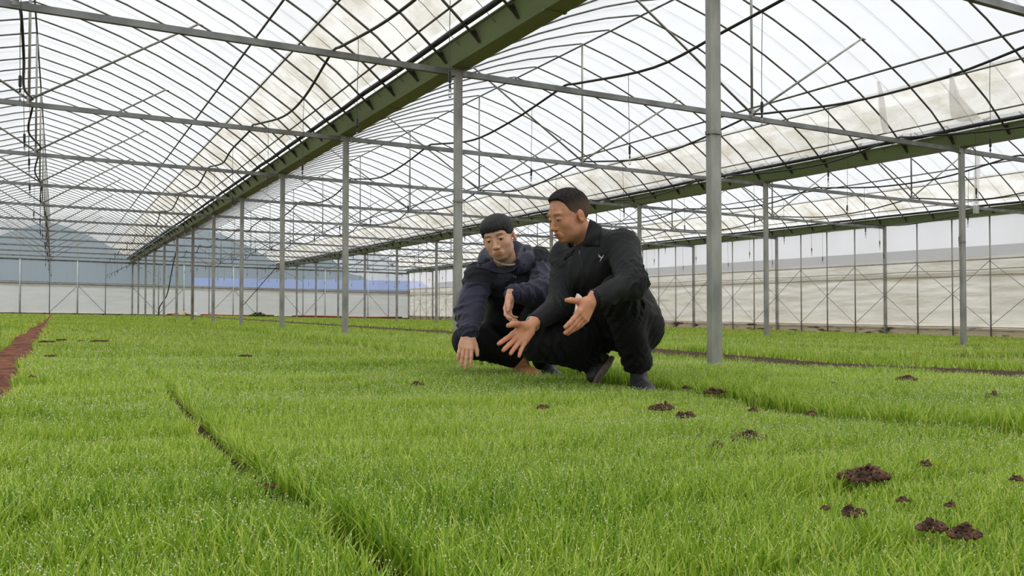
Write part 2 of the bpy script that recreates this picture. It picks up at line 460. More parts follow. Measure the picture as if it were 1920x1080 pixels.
# ------------------------------------------------------------------ end wall
ye = YEND+.06
def xz(x, z): return (x, ye, z+zs(x))
for nm, x0, x1 in (('end', XL, XC),):
    sheet('wall_end_curtain', [xz(x0, .12), xz(x1, .12), xz(x1, 1.66), xz(x0, 1.66)], 420, 26, M['endlow'], wr(24, 1.5, .012))
    sheet('wall_end_upper', [(x0, ye+.02, 1.6+zs(x0)), (x1, ye+.02, 1.6+zs(x1)), (x1, ye+.02, H_EAVE+zs(x1)), (x0, ye+.02, H_EAVE+zs(x0))], 100, 4, M['gable'])
for b, (xr, bay) in enumerate(BAYS):
    v = []; f = []; n = 24
    for i in range(n+1):
        u = -1+2*i/n; v.append((xr+4*u, ye+.02, H_EAVE+zs(xr+4*u))); v.append((xr+4*u, ye+.02, roof_z(abs(u))+.02+zs(xr+4*u)))
    for i in range(n): f.append((2*i, 2*i+2, 2*i+3, 2*i+1))
    me = bpy.data.meshes.new('g'); me.from_pydata(v, [], f)
    o = link(f'wall_end_gable_{["left","middle","right"][b]}', me, M['gable']); o['kind'] = 'structure'
sheet('wall_end_curtain_roll', [(XL, ye+.005, 1.5+zs(XL)), (XC, ye+.005, 1.5+zs(XC)), (XC, ye+.005, 1.72+zs(XC)), (XL, ye+.005, 1.72+zs(XL))], 300, 6, M['sidelow'], wr(24, .3, .010))
kb = MB().bar((XL, ye+.05, .02+zs(XL)), (XC, ye+.05, .02+zs(XC)), .14, .22).build('wall_end_kerb', M['concrete']); kb['kind'] = 'structure'
for z, n, mt in ((1.66, 'curtain top', 'concrete'), (1.74, 'middle', 'galv'), (H_TIE, 'eaves', 'galv'), (.10, 'bottom', 'hose')):
    tag(MB().tube([(x, YEND-.03, z+zs(x)) for x in (XL, XC)], .022 if z < 2 else .028, 6).build('wall_rail', M[mt if mt != 'concrete' else 'rust'], smooth=True), f'long {n} horizontal rail of the far end wall', 'rail')
for i in range(0, 19):
    x = XL + 8/6*i
    if x < -3.5: continue
    if i % 6 == 0: continue
    bay = ['left', 'middle', 'right'][min(2, i//6)]
    if i % 2 == 0:
        o = MB().tube([(0, 0, 0), (0, 0, 1.5), (0, .02, 2.9)], .03, 8).build('riser_pipe', M['pvc'], smooth=True)
        tag(o, f'white upright water pipe against the end wall, {nth((i%6)//2)} in the {bay} bay', 'pipe', 'white riser pipes on the end wall')
        o.location = (x-.03, YEND-.12, zs(x))
    o = MB().tube([(0, 0, 0), (0, 0, roof_z(abs(((x-XL) % 8)/4-1)))], .022, 8).build('wall_post', M['galv'], smooth=True)
    o.location = (x, YEND, zs(x)); tag(o, f'thin grey post of the far end wall, {nth(i%6)} in the {bay} bay', 'wall post', 'posts of the end wall')
for i in range(2, 18, 1):
    if i % 3 == 2: continue
    x = XL + 8/6*i
    s = 1 if i % 2 else -1
    x0, x1 = (x, x+8/6) if s > 0 else (x+8/6, x)
    tag(MB().tube([(x0, YEND+.01, .15+zs(x0)), (x1, YEND+.01, 1.6+zs(x1))], .012, 5).build('brace_rod', M['pipe']), f'slanting wire brace on the far end wall, {nth(i-1)} from the left', 'wall brace', 'wire braces of the end wall')
# diagonal struts from the eaves corners at the far end and a few leaning hoses
for x, bay in ((XA, 'left'), (XB, 'middle')):
    for s in (-1, 1):
        tag(MB().tube([(x+s*.05, YEND-.1, 2.85+zs(x)), (x+s*1.3, YEND-.06, 2.2+zs(x))], .02, 6).build('corner_strut', M['galv']), f'short slanting strut at the top of the end wall, {"right" if s>0 else "left"} of the {bay} gutter end', 'strut')
tag(MB().tube(catmull([(XA+1.02, 41.5, 2.9), (XA+.86, 41.6, 2.0), (XA+.7, 41.8, 1.0), (XA+.42, 42, .45), (XA+.4, 42.1, .1)], 6), .025, 6).build('hanging_hose', M['hose'], smooth=True), 'black hose hanging down beside the far columns of the near row', 'hose')
tag(MB().tube([(10.9, 49.5, 2.7), (9.0, 49.9, .35)], .022, 6).build('leaning_pole', M['hose']), 'dark pole leaning diagonally before the end wall of the middle bay', 'pole')
tag(MB().tube([(16.6, 33.2, 1.8), (15.6, 33.2, .35)], .016, 6).build('leaning_pole', M['pipe']), 'thin dark pole leaning near the right side wall behind the young man', 'pole')
for i, (xa, xb, y) in enumerate(((5.4, 11.2, YEND-.55), (12.2, 19.0, YEND-.7))):
    tag(MB().tube([(xa+(xb-xa)*t/8, y-.1*math.sin(t*1.3), .14+zs(xa+(xb-xa)*t/8)+.02*math.sin(t)) for t in range(9)], .045, 6).build('red_pipe', M['red'], smooth=True), f'red pipe lying along the foot of the end wall, {["middle","right"][i]} bay', 'pipe')

# torn strips of film hanging from the roof on the right slope of the middle bay
def torn(px, d, lab, seed):
    r = random.Random(seed); v = []; f = []; nr, nc = len(px), 7
    for i, (xl, xr_, y) in enumerate(px):
        for k in range(nc):
            t = k/(nc-1); p = U(xl+(xr_-xl)*t, y, d+.05*math.sin(t*7+i*.8+seed)); v.append(tuple(p))
    for i in range(nr-1):
        for k in range(nc-1):
            a = i*nc+k; f.append((a, a+1, a+nc+1, a+nc))
    me = bpy.data.meshes.new('torn_film'); me.from_pydata(v, [], f); o = link('torn_film', me, M['torn'], smooth=True)
    tag(o, lab, 'plastic film')
torn([(1644, 1649, 152), (1646, 1655, 170), (1647, 1660, 195), (1650, 1664, 225), (1656, 1668, 250)], 12.6, 'narrow torn strip of film hanging from the roof left of the wide torn sheet', 1)
torn([(1779, 1784, 128), (1780, 1790, 150), (1779, 1800, 180), (1781, 1822, 205), (1784, 1840, 222), (1800, 1822, 228)], 11.6, 'wide torn sheet of film sagging under the roof near the right gutter', 2)
torn([(1830, 1838, 285), (1826, 1838, 320), (1826, 1835, 360), (1824, 1836, 400)], 17.5, 'long narrow strip of film hanging in the right bay beyond the right column row', 3)
# ------------------------------------------------------------------ misting hoses and their drop lines
def hose(x, lab, seed):
    r = random.Random(seed); P = []
    for j in range(-1, 13):
        y = Yj(j); zt = H_TIE+zs(x)
        P += [(x+r.uniform(-.02,.02), y-.28, zt-.035), (x+r.uniform(-.02,.02), y, zt+.002), (x, y+.28, zt-.03)]
        if j < 12: P += [(x+r.uniform(-.07,.07), y+YB*.33, zt-.13-r.uniform(0,.05)), (x+r.uniform(-.07,.07), y+YB*.62, zt-.14-r.uniform(0,.05))]
    P = catmull(P, 5)
    o = MB().tube(P, .0135, 7).build('misting_hose', M['hose'], smooth=True)
    tag(o, lab, 'hose'); return P
def zat(P, y):
    for a, b in zip(P, P[1:]):
        if a.y <= y <= b.y:
            t = (y-a.y)/max(1e-6, b.y-a.y); return a.lerp(b, t)
    return P[-1]
drops = []
for b, (xr, bay) in enumerate(BAYS):
    for q, (dx, side) in enumerate(((-2.7, 'left'), (0.03, 'centre'), (2.7, 'right'))):
        if b == 0 and dx < -1: continue
        P = hose(xr+dx, f'black misting hose snaking over the cross beams, {side} line of the {bay}', b*3+q)
        off = [(0,0,.0), (.85, 2.85, .86), (1.28, 3.2, .88)][b and 1 or 2]
        n = 0
        for j in range(0, 12):
            for t in (off[0], off[1]):
                y = Yj(j)+t+.07*math.sin(j*3.1+q*2+t)
                if b == 2 and y < 8: continue
                n += 1; drops.append((zat(P, y), bay, side, n))
dp = None; rngd = random.Random(11)
for p, bay, side, n in drops:
    if dp is None:
        dp = MB().tube([(0, 0, .0), (.004, 0, -.25), (0, .003, -.5), (0, 0, -.86)], .0028, 5).build('drop_line', M['hose']); o = dp
        w_ = MB().tube([(0, 0, -.72), (0, 0, -.73), (0, 0, -.80), (0, 0, -.81)], [.007, .0115, .0115, .006], 8).build('weight', M['black'], dp)
        MB().tube([(0, 0, -.815), (0, 0, -.84), (0, 0, -.85)], [.005, .009, .004], 8).build('valve', M['black'], dp)
        nz = MB()
        nz.tube([(0, 0, -.85), (0, 0, -.862), (0, 0, -.868)], [.004, .010, .010], 8)
        for s in (-1, 1): nz.tube([(s*.009, 0, -.866), (s*.012, 0, -.885), (s*.010, 0, -.905), (0, 0, -.91)], .002, 4)
        nz.tube([(0, 0, -.905), (0, 0, -.912)], [.010, .008], 8)
        nz.build('nozzle', M['nozzle'], dp)
    else:
        o = dp.copy(); COL.objects.link(o)
        for ch in dp.children:
            c = ch.copy(); COL.objects.link(c); c.parent = o
    o.location = p; o.rotation_euler = (rngd.uniform(-.03,.03), rngd.uniform(-.03,.03), rngd.uniform(0, 3))
    tag(o, f'thin misting drop line with dark weight, {nth(n)} along the {side} hose of the {bay}', 'misting line', 'misting drop lines under the hoses')
# ------------------------------------------------------------------ outside: ground, hills, a long blue roof
nrng = np.random.default_rng(7)
M['soil'] = pmat('dark_soil', srgb(58, 40, 30), srgb(96, 66, 46), scale=14, rough=.95, bump=.6, bscale=60)
M['path'] = pmat('red_soil', srgb(82, 46, 30), srgb(142, 86, 58), scale=9, rough=.95, bump=.8, bscale=40, detail=8)
M['outside'] = pmat('outside_ground', srgb(110, 112, 90), srgb(150, 146, 118), scale=.3, rough=.95)
M['hill'] = pmat('misty_hill', srgb(100, 114, 122), srgb(118, 130, 138), scale=.02, rough=1, spec=0)  # blue-grey of the distant air is painted into the hill colour
M['bluehill'] = pmat('blue_sheet_roof', srgb(116, 138, 206), srgb(130, 150, 214), scale=.2, rough=.7)
M['greyroof'] = pmat('grey_sheet_roof', srgb(128, 134, 142), srgb(146, 150, 156), scale=.2, rough=.8)

def grid_mesh(name, xs, ys, fz, mat, smooth=True, kind='structure'):
    X, Y = np.meshgrid(xs, ys); Z = fz(X, Y)
    v = np.stack([X.ravel(), Y.ravel(), Z.ravel()], 1); nx, ny = len(xs), len(ys)
    i = np.arange((nx-1)*(ny-1)); a = (i//(nx-1))*nx + i % (nx-1)
    f = np.stack([a, a+1, a+nx+1, a+nx], 1)
    me = bpy.data.meshes.new(name)
    me.vertices.add(len(v)); me.vertices.foreach_set('co', v.astype(np.float32).ravel())
    me.loops.add(f.size); me.loops.foreach_set('vertex_index', f.astype(np.int32).ravel())
    me.polygons.add(len(f)); me.polygons.foreach_set('loop_start', np.arange(0, f.size, 4, dtype=np.int32))
    me.update(calc_edges=True)
    o = link(name, me, mat, smooth=smooth)
    if kind: o['kind'] = kind
    return o
grid_mesh('ground_outside', np.linspace(-260, 320, 30), np.linspace(-60, 520, 30), lambda X, Y: -0.55 + 0*X, M['outside'])
def hillz(x, s): return 26 + 9*math.sin(x*.011+s) + 5*math.sin(x*.027+1+s) + 2*math.sin(x*.08+s)
def hill(name, y0, h, seed, label):
    v = []; f = []; n = 60; m = 8
    for i in range(n+1):
        x = -320 + 440*i/n
        for k in range(m+1):
            t = k/m; v.append((x, y0+90*t + 6*math.sin(x*.05+k), -0.6 + h*hillz(x, seed)*max(.02, min(1, (105-x)/40))*math.sin(t*PI/2)**1.0 + (1.2*math.sin(x*.3+k*2) if 0 < k < m else 0)))
    for i in range(n):
        for k in range(m):
            a = i*(m+1)+k; f.append((a, a+m+1, a+m+2, a+1))
    me = bpy.data.meshes.new(name); me.from_pydata(v, [], f)
    o = link(name, me, M['hill'], smooth=True); tag(o, label, 'hill', kind='structure'); return o
hill('hill', 210, .75, .6, 'long misty blue-grey hill behind the far end wall')
# a low neighbouring building with a long blue roof, seen blurred through the end film
b = empty('blue_roofed_shed', (17.2, 66, -.80), 'long shed with a blue roof, blurred behind the end film', 'shed')
MB().box((0, 0, 1.35), (17, 4, 2.7)).build('wall', M['greyroof'], b)
m = MB(); m.v = [(-8.8, -2.3, 2.6), (8.8, -2.3, 2.6), (8.8, 0, 3.35), (-8.8, 0, 3.35), (8.8, 2.3, 2.6), (-8.8, 2.3, 2.6), (-8.8, -2.3, 2.5), (8.8, -2.3, 2.5)]
m.f = [(0, 1, 2, 3), (3, 2, 4, 5), (6, 7, 1, 0), (0, 3, 5), (1, 4, 2)]
m.build('roof', M['bluehill'], b)
tag(MB().box((34, 34, 1.15), (3, 90, 3.4)).build('neighbour_building', M['greyroof']), 'long low grey building seen faintly through the right side film', 'building')

# ------------------------------------------------------------------ soil floor
def snoise(x, y, s=0.0):
    return (np.sin(x*1.7+y*.6+s)+np.sin(y*2.3-x*.9+s*2.1)+np.sin((x+y)*3.1+s*.7)*.6+np.sin(x*5.3-y*4.1+s)*.4)/3

PATH_L, PATH_R = -.40, -.165
def path_r(Y): return PATH_R + .015*np.sin(Y*1.9) + .012*np.sin(Y*5.1+1)
def path_l(Y): return PATH_L + .025*np.sin(Y*1.3+2) + .01*np.sin(Y*4.7) + np.clip((Y-12)/14, 0, 1)*.10
xs = np.linspace(PATH_L-.1, PATH_R+.1, 14); ys = np.arange(.3, YEND-.3, .03)
o = grid_mesh('path', xs, ys, lambda X, Y: SLOPE*X + .02 + .012*snoise(X*14, Y*14) + .007*snoise(X*41, Y*37, 3), M['path'])
o['label'] = 'narrow red-brown soil path running away at the left edge'; 

# ------------------------------------------------------------------ the seedling beds
def g1x(Y): return np.interp(Y, [0, .91, 1.1, 1.35, 1.58, 2.09, 2.83, 3.6, 6], [.40, .37, .385, .37, .345, .35, .37, .40, .44])
def g2x(Y): return np.interp(Y, [0, 1.57, 1.78, 2.15, 2.9, 5.6, 8.7, 11.6, 30], [2.5, 2.44, 2.27, 2.24, 2.38, 2.44, 2.61, 2.7, 2.9])
def w3x(Y): return np.interp(Y, [0, 3.24, 3.91, 4.33, 5.02, 6.43, 13.1, 19, 26, 52], [5.2, 5.02, 4.7, 4.46, 4.58, 4.74, 5.7, 5.84, 5.98, 6.2])
def hash2(a, b, s=0):
    v = np.sin(a*127.1 + b*311.7 + s*74.7)*43758.5453
    return v - np.floor(v)
PATCH = [onground(x, y) for x, y in ((1240,758),(1285,772),(1018,757),(783,715),(1340,828),(1400,812),(1365,818),(1620,880),(1590,884),(1735,858),(1548,938),(1600,946),(1745,970),(1805,985),(1700,923),(1780,932),(1345,728),(1560,718),(1408,724),(1410,762),(1521,768),(505,898),(1916,884),(1872,1074))]
def canopy(X, Y):
    """height of the seedling tops above the floor line"""
    tx = np.floor((X+.07*np.sin(Y*.7))/.60); ty = np.floor((Y + .03*np.sin(X*2.1) + .11*hash2(tx, 0, 5))/.30)
    h = .090 + .020*(hash2(tx, ty, 1)-.5) + .018*(hash2(0*tx+np.floor(X/3.1), ty, 2)-.5)
    h = h + .007*snoise(X*2.2, Y*3.0) + .005*snoise(X*7, Y*9, 4)
    # leaning over the groove
    fy = (Y + .03*np.sin(X*2.1) + .11*hash2(tx, 0, 5))/.30; fy = fy-np.floor(fy)
    h = h - (.010+.040*hash2(tx, ty, 9)**2)*np.exp(-np.minimum(fy, 1-fy)*.30/.024)
    G1, G2, G3 = g1x(Y), g2x(Y), w3x(Y)
    h = h + .016*np.exp(-np.clip(X-G1, 0, 9)/.2)*(X > G1) + .044*(X > G2)*(X < G3)*np.exp(-np.clip(X-G2, 0, 9)/1.1) - .022*np.exp(-np.clip(G2-X, 0, 9)/.10)*(X < G2)*(X > G1)
    return h
def bed_rise(X, Y): return .060*np.exp(-np.clip(X-w3x(Y)-.2, 0, 40)/4.5)
def bed_of(X, Y):
    """bed index, or -1 in the gaps"""
    b = np.full(X.shape, -1)
    gw1 = .024*np.clip((4.3-Y)/1.2, 0, 1)
    b[X < path_l(Y)] = 0
    G1, G2, G3 = g1x(Y), g2x(Y), w3x(Y)
    b[(X > path_r(Y)) & (X < G1-gw1)] = 1
    b[(X > G1+gw1) & (X < G2-.03)] = 2
    b[(X > G2+.075) & (X < G3-.03)] = 3
    b[(X > G3+.20)] = 4
    return b
grid_mesh('floor', np.linspace(-14, XC+.3, 420), np.linspace(-12, YEND+.1, 260), lambda X, Y: SLOPE*X - .012 + .006*snoise(X*3, Y*3) + (bed_rise(X, Y)+.012)*np.clip((X-w3x(Y)-.15)/.08, 0, 1), M['soil'])
FEET = [(U(x, y, d).x, U(x, y, d).y, q) for x, y, d, q in ((1198, 690, 3.95, .06), (1206, 700, 3.85, .05), (1135, 690, 4.17, .06), (985, 680, 4.62, .06), (1022, 680, 4.62, .06))]
def blades(rng_, n, r0, r1, power, wbase, nseg):
    # radius pdf ~ r*rho(r), rho = r**-power
    e = 2-power; u = nrng.random(n); r = (r0**e + u*(r1**e-r0**e))**(1/e)
    half = math.radians(35.5) + np.arctan(.45/r); th = YAW + (nrng.random(n)*2-1)*np.minimum(half, 1.9)
    X = r*np.sin(th); Y = r*np.cos(th)
    ok = (X > -3.9) & (X < XC-.45) & (Y < YEND-.9) & (Y > -.6)
    X, Y, r = X[ok], Y[ok], r[ok]
    b = bed_of(X, Y); ok = b >= 0
    # far beds on the right are thin in places
    thin = snoise(X*.8, Y*.55, 9) + .5*snoise(X*2.6, Y*1.3, 2)
    ok &= ~((b == 4) & (thin > .50) & (nrng.random(len(X)) < .93))
    for p in PATCH:
        sz = .018 + .004*math.hypot(p.x, p.y)
        ok &= ~((((X-p.x)/1.6)**2 + (Y-p.y)**2) < sz*sz*.7) | (nrng.random(len(X)) < .25)
    for f in FEET: ok &= ((X-f[0])**2 + (Y-f[1])**2) > f[2]**2
    X, Y, r, b = X[ok], Y[ok], r[ok], b[ok]
    H = canopy(X, Y)*(.72+.34*nrng.random(len(X))**.7)
    # edges of beds grow a little shorter and lean outward
    W = wbase*np.maximum(1, r/2.2)**.85*(.75+.5*nrng.random(len(X)))
    rise = bed_rise(X, Y)*(b == 4)
    base = SLOPE*X + .028 + rise
    L = H-.028
    az = nrng.random(len(X))*2*PI; face = nrng.random(len(X))*2*PI
    lean = np.abs(nrng.normal(0, .38, len(X))) + .08
    # patches of common lean
    cl = .10*snoise(X*1.3, Y*1.7, 6); ca = 2.2*snoise(X*.9, Y*.8, 1)
    dx = np.cos(az)*lean + np.cos(ca)*np.abs(cl); dy = np.sin(az)*lean + np.sin(ca)*np.abs(cl)
    return X, Y, b, base, L, W, face, dx, dy, r
def make_blade_mesh(X, Y, base, L, W, face, dx, dy, nseg):
    n = len(X); wx = np.cos(face)*W/2; wy = np.sin(face)*W/2
    ts = np.linspace(0, 1, nseg+1); wf = {1: [1, 0], 2: [.8, .9, 0], 3: [.7, 1.0, .8, 0]}[nseg]
    vs = []
    for k, t in enumerate(ts):
        cx = X + dx*L*t**2.2; cyy = Y + dy*L*t**2.2; cz = base + L*t*(1-.12*t*np.hypot(dx, dy))
        if k < nseg:
            vs.append(np.stack([cx-wx*wf[k], cyy-wy*wf[k], cz], 1)); vs.append(np.stack([cx+wx*wf[k], cyy+wy*wf[k], cz], 1))
        else: vs.append(np.stack([cx, cyy, cz], 1))
    nv = len(vs); V = np.stack(vs, 1).reshape(-1, 3)
    off = (np.arange(n)*nv)[:, None]
    loops = []; starts = []; tot = []
    for k in range(nseg-1): loops.append(off + np.array([2*k, 2*k+1, 2*k+3, 2*k+2])); tot.append(4)
    loops.append(off + np.array([2*nseg-2, 2*nseg-1, 2*nseg])); tot.append(3)
    Lp = np.concatenate(loops, 1).ravel(); per = sum(tot)
    st = np.concatenate([[0], np.cumsum(tot)[:-1]]); starts = ((np.arange(n)*per)[:, None] + st).ravel()
    tips = np.stack([X + dx*L, Y + dy*L, base + L*(1-.12*np.hypot(dx, dy))], 1)
    return V, Lp, starts, nv, tips
def np_mesh(name, V, Lp, starts, mat, tint=None):
    me = bpy.data.meshes.new(name)
    me.vertices.add(len(V)); me.vertices.foreach_set('co', V.astype(np.float32).ravel())
    me.loops.add(len(Lp)); me.loops.foreach_set('vertex_index', Lp.astype(np.int32))
    me.polygons.add(len(starts)); me.polygons.foreach_set('loop_start', starts.astype(np.int32))
    if tint is not None:
        a = me.attributes.new('tint', 'FLOAT', 'POINT'); a.data.foreach_set('value', tint.astype(np.float32))
    me.update(calc_edges=True)
    return link(name, me, mat)
# blade material: green leaf, light passes through
m, nt, nd, ln = nmat('seedling_leaf')
out = N(nd, 'ShaderNodeOutputMaterial'); at = N(nd, 'ShaderNodeAttribute', attribute_name='tint')
rp = N(nd, 'ShaderNodeValToRGB'); cr = rp.color_ramp
cr.elements[0].position = 0; cr.elements[0].color = srgb(100, 142, 28)
cr.elements[1].position = 1; cr.elements[1].color = srgb(230, 238, 122)
e_ = cr.elements.new(.5); e_.color = srgb(170, 203, 60)
ln.new(at.outputs['Fac'], rp.inputs['Fac'])
df = N(nd, 'ShaderNodeBsdfDiffuse'); tl = N(nd, 'ShaderNodeBsdfTranslucent'); gl = N(nd, 'ShaderNodeBsdfGlossy', i_Roughness=.35)
gl.inputs['Color'].default_value = (.9, .95, .85, 1)
ln.new(rp.outputs['Color'], df.inputs['Color']); ln.new(rp.outputs['Color'], tl.inputs['Color'])
m1 = N(nd, 'ShaderNodeMixShader'); m1.inputs[0].default_value = .34
ln.new(df.outputs[0], m1.inputs[1]); ln.new(tl.outputs[0], m1.inputs[2])
m2 = N(nd, 'ShaderNodeMixShader'); m2.inputs[0].default_value = .05
ln.new(m1.outputs[0], m2.inputs[1]); ln.new(gl.outputs[0], m2.inputs[2]); ln.new(m2.outputs[0], out.inputs['Surface'])
M['leaf'] = m
m, nt, nd, ln = nmat('dew')
out = N(nd, 'ShaderNodeOutputMaterial'); df = N(nd, 'ShaderNodeBsdfDiffuse'); df.inputs['Color'].default_value = (1.0, 1.0, .78, 1)  # opaque pale colour stands in for skylight refracted through the drops
tl = N(nd, 'ShaderNodeBsdfTranslucent'); tl.inputs['Color'].default_value = (1.0, 1.0, .78, 1)
gl = N(nd, 'ShaderNodeBsdfGlossy', i_Roughness=.1)
m1 = N(nd, 'ShaderNodeMixShader'); m1.inputs[0].default_value = .5; ln.new(df.outputs[0], m1.inputs[1]); ln.new(tl.outputs[0], m1.inputs[2])
m2 = N(nd, 'ShaderNodeMixShader'); m2.inputs[0].default_value = .12; ln.new(m1.outputs[0], m2.inputs[1]); ln.new(gl.outputs[0], m2.inputs[2]); ln.new(m2.outputs[0], out.inputs['Surface'])
M['dew'] = m

BEDS = [('strip of green rice seedlings left of the red soil path', 'far-left seedling strip'),
        ('narrow bed of bright green rice seedlings between the red path and the first dark groove', ''),
        ('wide foreground bed of green rice seedlings the two men crouch beside', ''),
        ('bed of green rice seedlings behind the men, around the nearest column', ''),
        ('broad patchy bed of green rice seedlings reaching to the right side wall', '')]
parts_ = {i: [] for i in range(5)}; dew_ = {i: [] for i in range(5)}
# (number, r0, r1, power, width, segments)
for cnt, r0, r1, pw, w, ns in ((150000, .35, 2.2, .25, .0028, 3), (290000, 2.2, 6.0, 1.5, .0027, 2), (440000, 6.0, 54.0, 1.75, .0029, 1)):
    X, Y, b, base, L, W, face, dx, dy, r = blades(nrng, cnt, r0, r1, pw, w, ns)
    for i in range(5):
        s = b == i
        if not s.any(): continue
        V, Lp, st, nv, tips = make_blade_mesh(X[s], Y[s], base[s], L[s], W[s], face[s], dx[s], dy[s], ns)
        patch = .5 + .35*snoise(X[s]*1.1, Y[s]*1.6, 3)
        t = np.clip(patch*.5 + .25 + nrng.normal(0, .27, s.sum()), 0, 1)
        parts_[i].append((V, Lp, st, np.repeat(t, nv)))
        rr = r[s]; keep = nrng.random(len(rr)) < .34*np.minimum(1, 1.6/rr)**.5*np.clip((snoise(X[s]*1.4, Y[s]*1.4, 8)*.5+.75), .2, 1.2)*(rr < 14)
        dew_[i].append((tips[keep], (.0010*np.maximum(1, rr[keep]/1.6)**.66)*(.50+.90*nrng.random(keep.sum())**2)))
for i in range(5):
    V = np.concatenate([p[0] for p in parts_[i]]); vo = np.cumsum([0]+[len(p[0]) for p in parts_[i]]); lo = np.cumsum([0]+[len(p[1]) for p in parts_[i]])
    Lp = np.concatenate([p[1]+vo[k] for k, p in enumerate(parts_[i])]); st = np.concatenate([p[2]+lo[k] for k, p in enumerate(parts_[i])])
    tint = np.concatenate([p[3] for p in parts_[i]])
    bed = np_mesh('seedling_bed', V, Lp, st, M['leaf'], tint)
    tag(bed, BEDS[i][0], 'seedlings', kind='stuff')
    T = np.concatenate([d[0] for d in dew_[i]]); R = np.concatenate([d[1] for d in dew_[i]])
    if len(T):
        oc = np.array([(1,0,0),(0,1,0),(-1,0,0),(0,-1,0),(0,0,1.2),(0,0,-1.2)]); fc = np.array([(0,1,4),(1,2,4),(2,3,4),(3,0,4),(1,0,5),(2,1,5),(3,2,5),(0,3,5)])
        V = (T[:, None, :] + oc[None]*R[:, None, None]).reshape(-1, 3); Lp = ((np.arange(len(T))*6)[:, None] + fc.ravel()).ravel()
        d = np_mesh('dew_drops', V, Lp, np.arange(0, len(Lp), 3), M['dew']); d.parent = bed
        d['kind'] = 'stuff'; d['label'] = 'tiny white dew drops on the leaf tips'
        d.data.polygons.foreach_set('use_smooth', [True]*len(d.data.polygons))

# ------------------------------------------------------------------ clumps of dug-up soil lying among the seedlings
M['clod'] = pmat('clod_soil', srgb(58, 38, 30), srgb(128, 92, 72), scale=40, rough=.95, bump=.8, bscale=160, detail=6)
def clod(name, loc, sx, sy, sz, seed, label):
    r = random.Random(seed); bm = bmesh.new(); n = int(40 + 130*min(1, sx/.04))
    for k in range(n):
        a = r.uniform(0, 2*PI); q = r.random()**.5; x = q*math.cos(a)*sx; y = q*math.sin(a)*sy; lump = .55+.45*math.sin(x/sx*4+seed)*math.cos(y/sy*3+seed*2); z = (1-q*q)*sz*1.3*lump*r.uniform(.4, 1.1)-.004
        q_ = min(sx, .05)*r.uniform(.045, .13)+.0012
        mt = Matrix.Translation((x, y, z)) @ Matrix.Rotation(r.uniform(0, 6), 4, (r.random(), r.random(), r.random()+.1)) @ Matrix.Diagonal((q_*r.uniform(.8, 1.4), q_, q_*r.uniform(.5, .9), 1))
        bmesh.ops.create_icosphere(bm, subdivisions=1, radius=1, matrix=mt)
    for v in bm.verts:
        v.co += Vector((r.uniform(-1, 1), r.uniform(-1, 1), r.uniform(-1, 1)))*min(sx, .05)*.045
    me = bpy.data.meshes.new(name); bm.to_mesh(me); bm.free()
    o = link(name, me, M['clod'], loc=loc); tag(o, label, 'soil clump'); return o
CL = [((1240,758),30,'flat dark soil clump in front of the older man, left of a smaller one'), ((1286,772),24,'dark soil clump just right of and nearer than the flat one before the older man'),
      ((1018,757),15,'small dark soil clump in the grass before the young man'), ((783,715),15,'small lone soil clump in the grass left of the young man'),
      ((1345,829),26,'dark soil clump low in the grass below the long ridge of soil'), ((1405,812),42,'long low ridge of dark soil slanting through the middle foreground'),
      ((1620,880),58,'widest flat red-brown soil clump in the right foreground'), ((1735,859),14,'small upright soil clump beyond the widest one'),
      ((1548,938),11,'tiny soil clump left of the round one in the near right foreground'), ((1600,947),30,'round dark soil clump in the near right foreground'),
      ((1748,972),34,'tall dark soil clump nearest the camera at right'), ((1808,984),36,'low sprawling soil clump right of the tall nearest one'),
      ((1692,923),13,'small soil clump beyond the tall nearest one'), ((1781,932),12,'small dark soil clump near the right edge of the foreground'),
      ((1345,729),30,'dark soil mound at the groove right of the older man'), ((1408,724),18,'smaller soil mound right of the one at the groove'),
      ((1287,722),12,'small soil clump beside the shoe of the older man'),
      ((1560,719),20,'soil clump lying beyond the groove, right of the nearest column'), ((1411,762),12,'little soil clump just in front of the groove'),
      ((1521,768),14,'thin soil clump at the edge of the dark groove'), ((505,898),12,'little reddish soil clump beside the left foreground groove'),
      ((1905,886),14,'soil clump cut by the right edge of the picture'), ((1873,1074),14,'dark soil clump at the bottom right corner')]
for k, ((x, y), wpx, lab) in enumerate(CL):
    p = onground(x, y); d = (p-Vector((0, 0, CAMZ))).length
    s = wpx*d/FPX/1.2
    clod('soil_clump', (p.x, p.y, p.z-.010), s, s*.7, min(.014, s*.35)+.004, k, lab)
# far scraps beyond the walkway and rubbish by the end wall
for k, (x, y, wpx) in enumerate([(1715,663,40),(1790,666,30),(1600,660,24),(1390,648,24),(1470,650,22),(1440,643,20),(1700,706,26),(1860,738,20),(1270,636,14)]):
    p = onground(x, y, TOP+.01); d = p.length; s = wpx*d/FPX/1.3
    clod('soil_clump', (p.x, p.y, p.z-.01), s, s*.8, .02, 100+k, f'thin dark scrap of soil on the far seedlings, {nth(k+1)} of those right of the men')

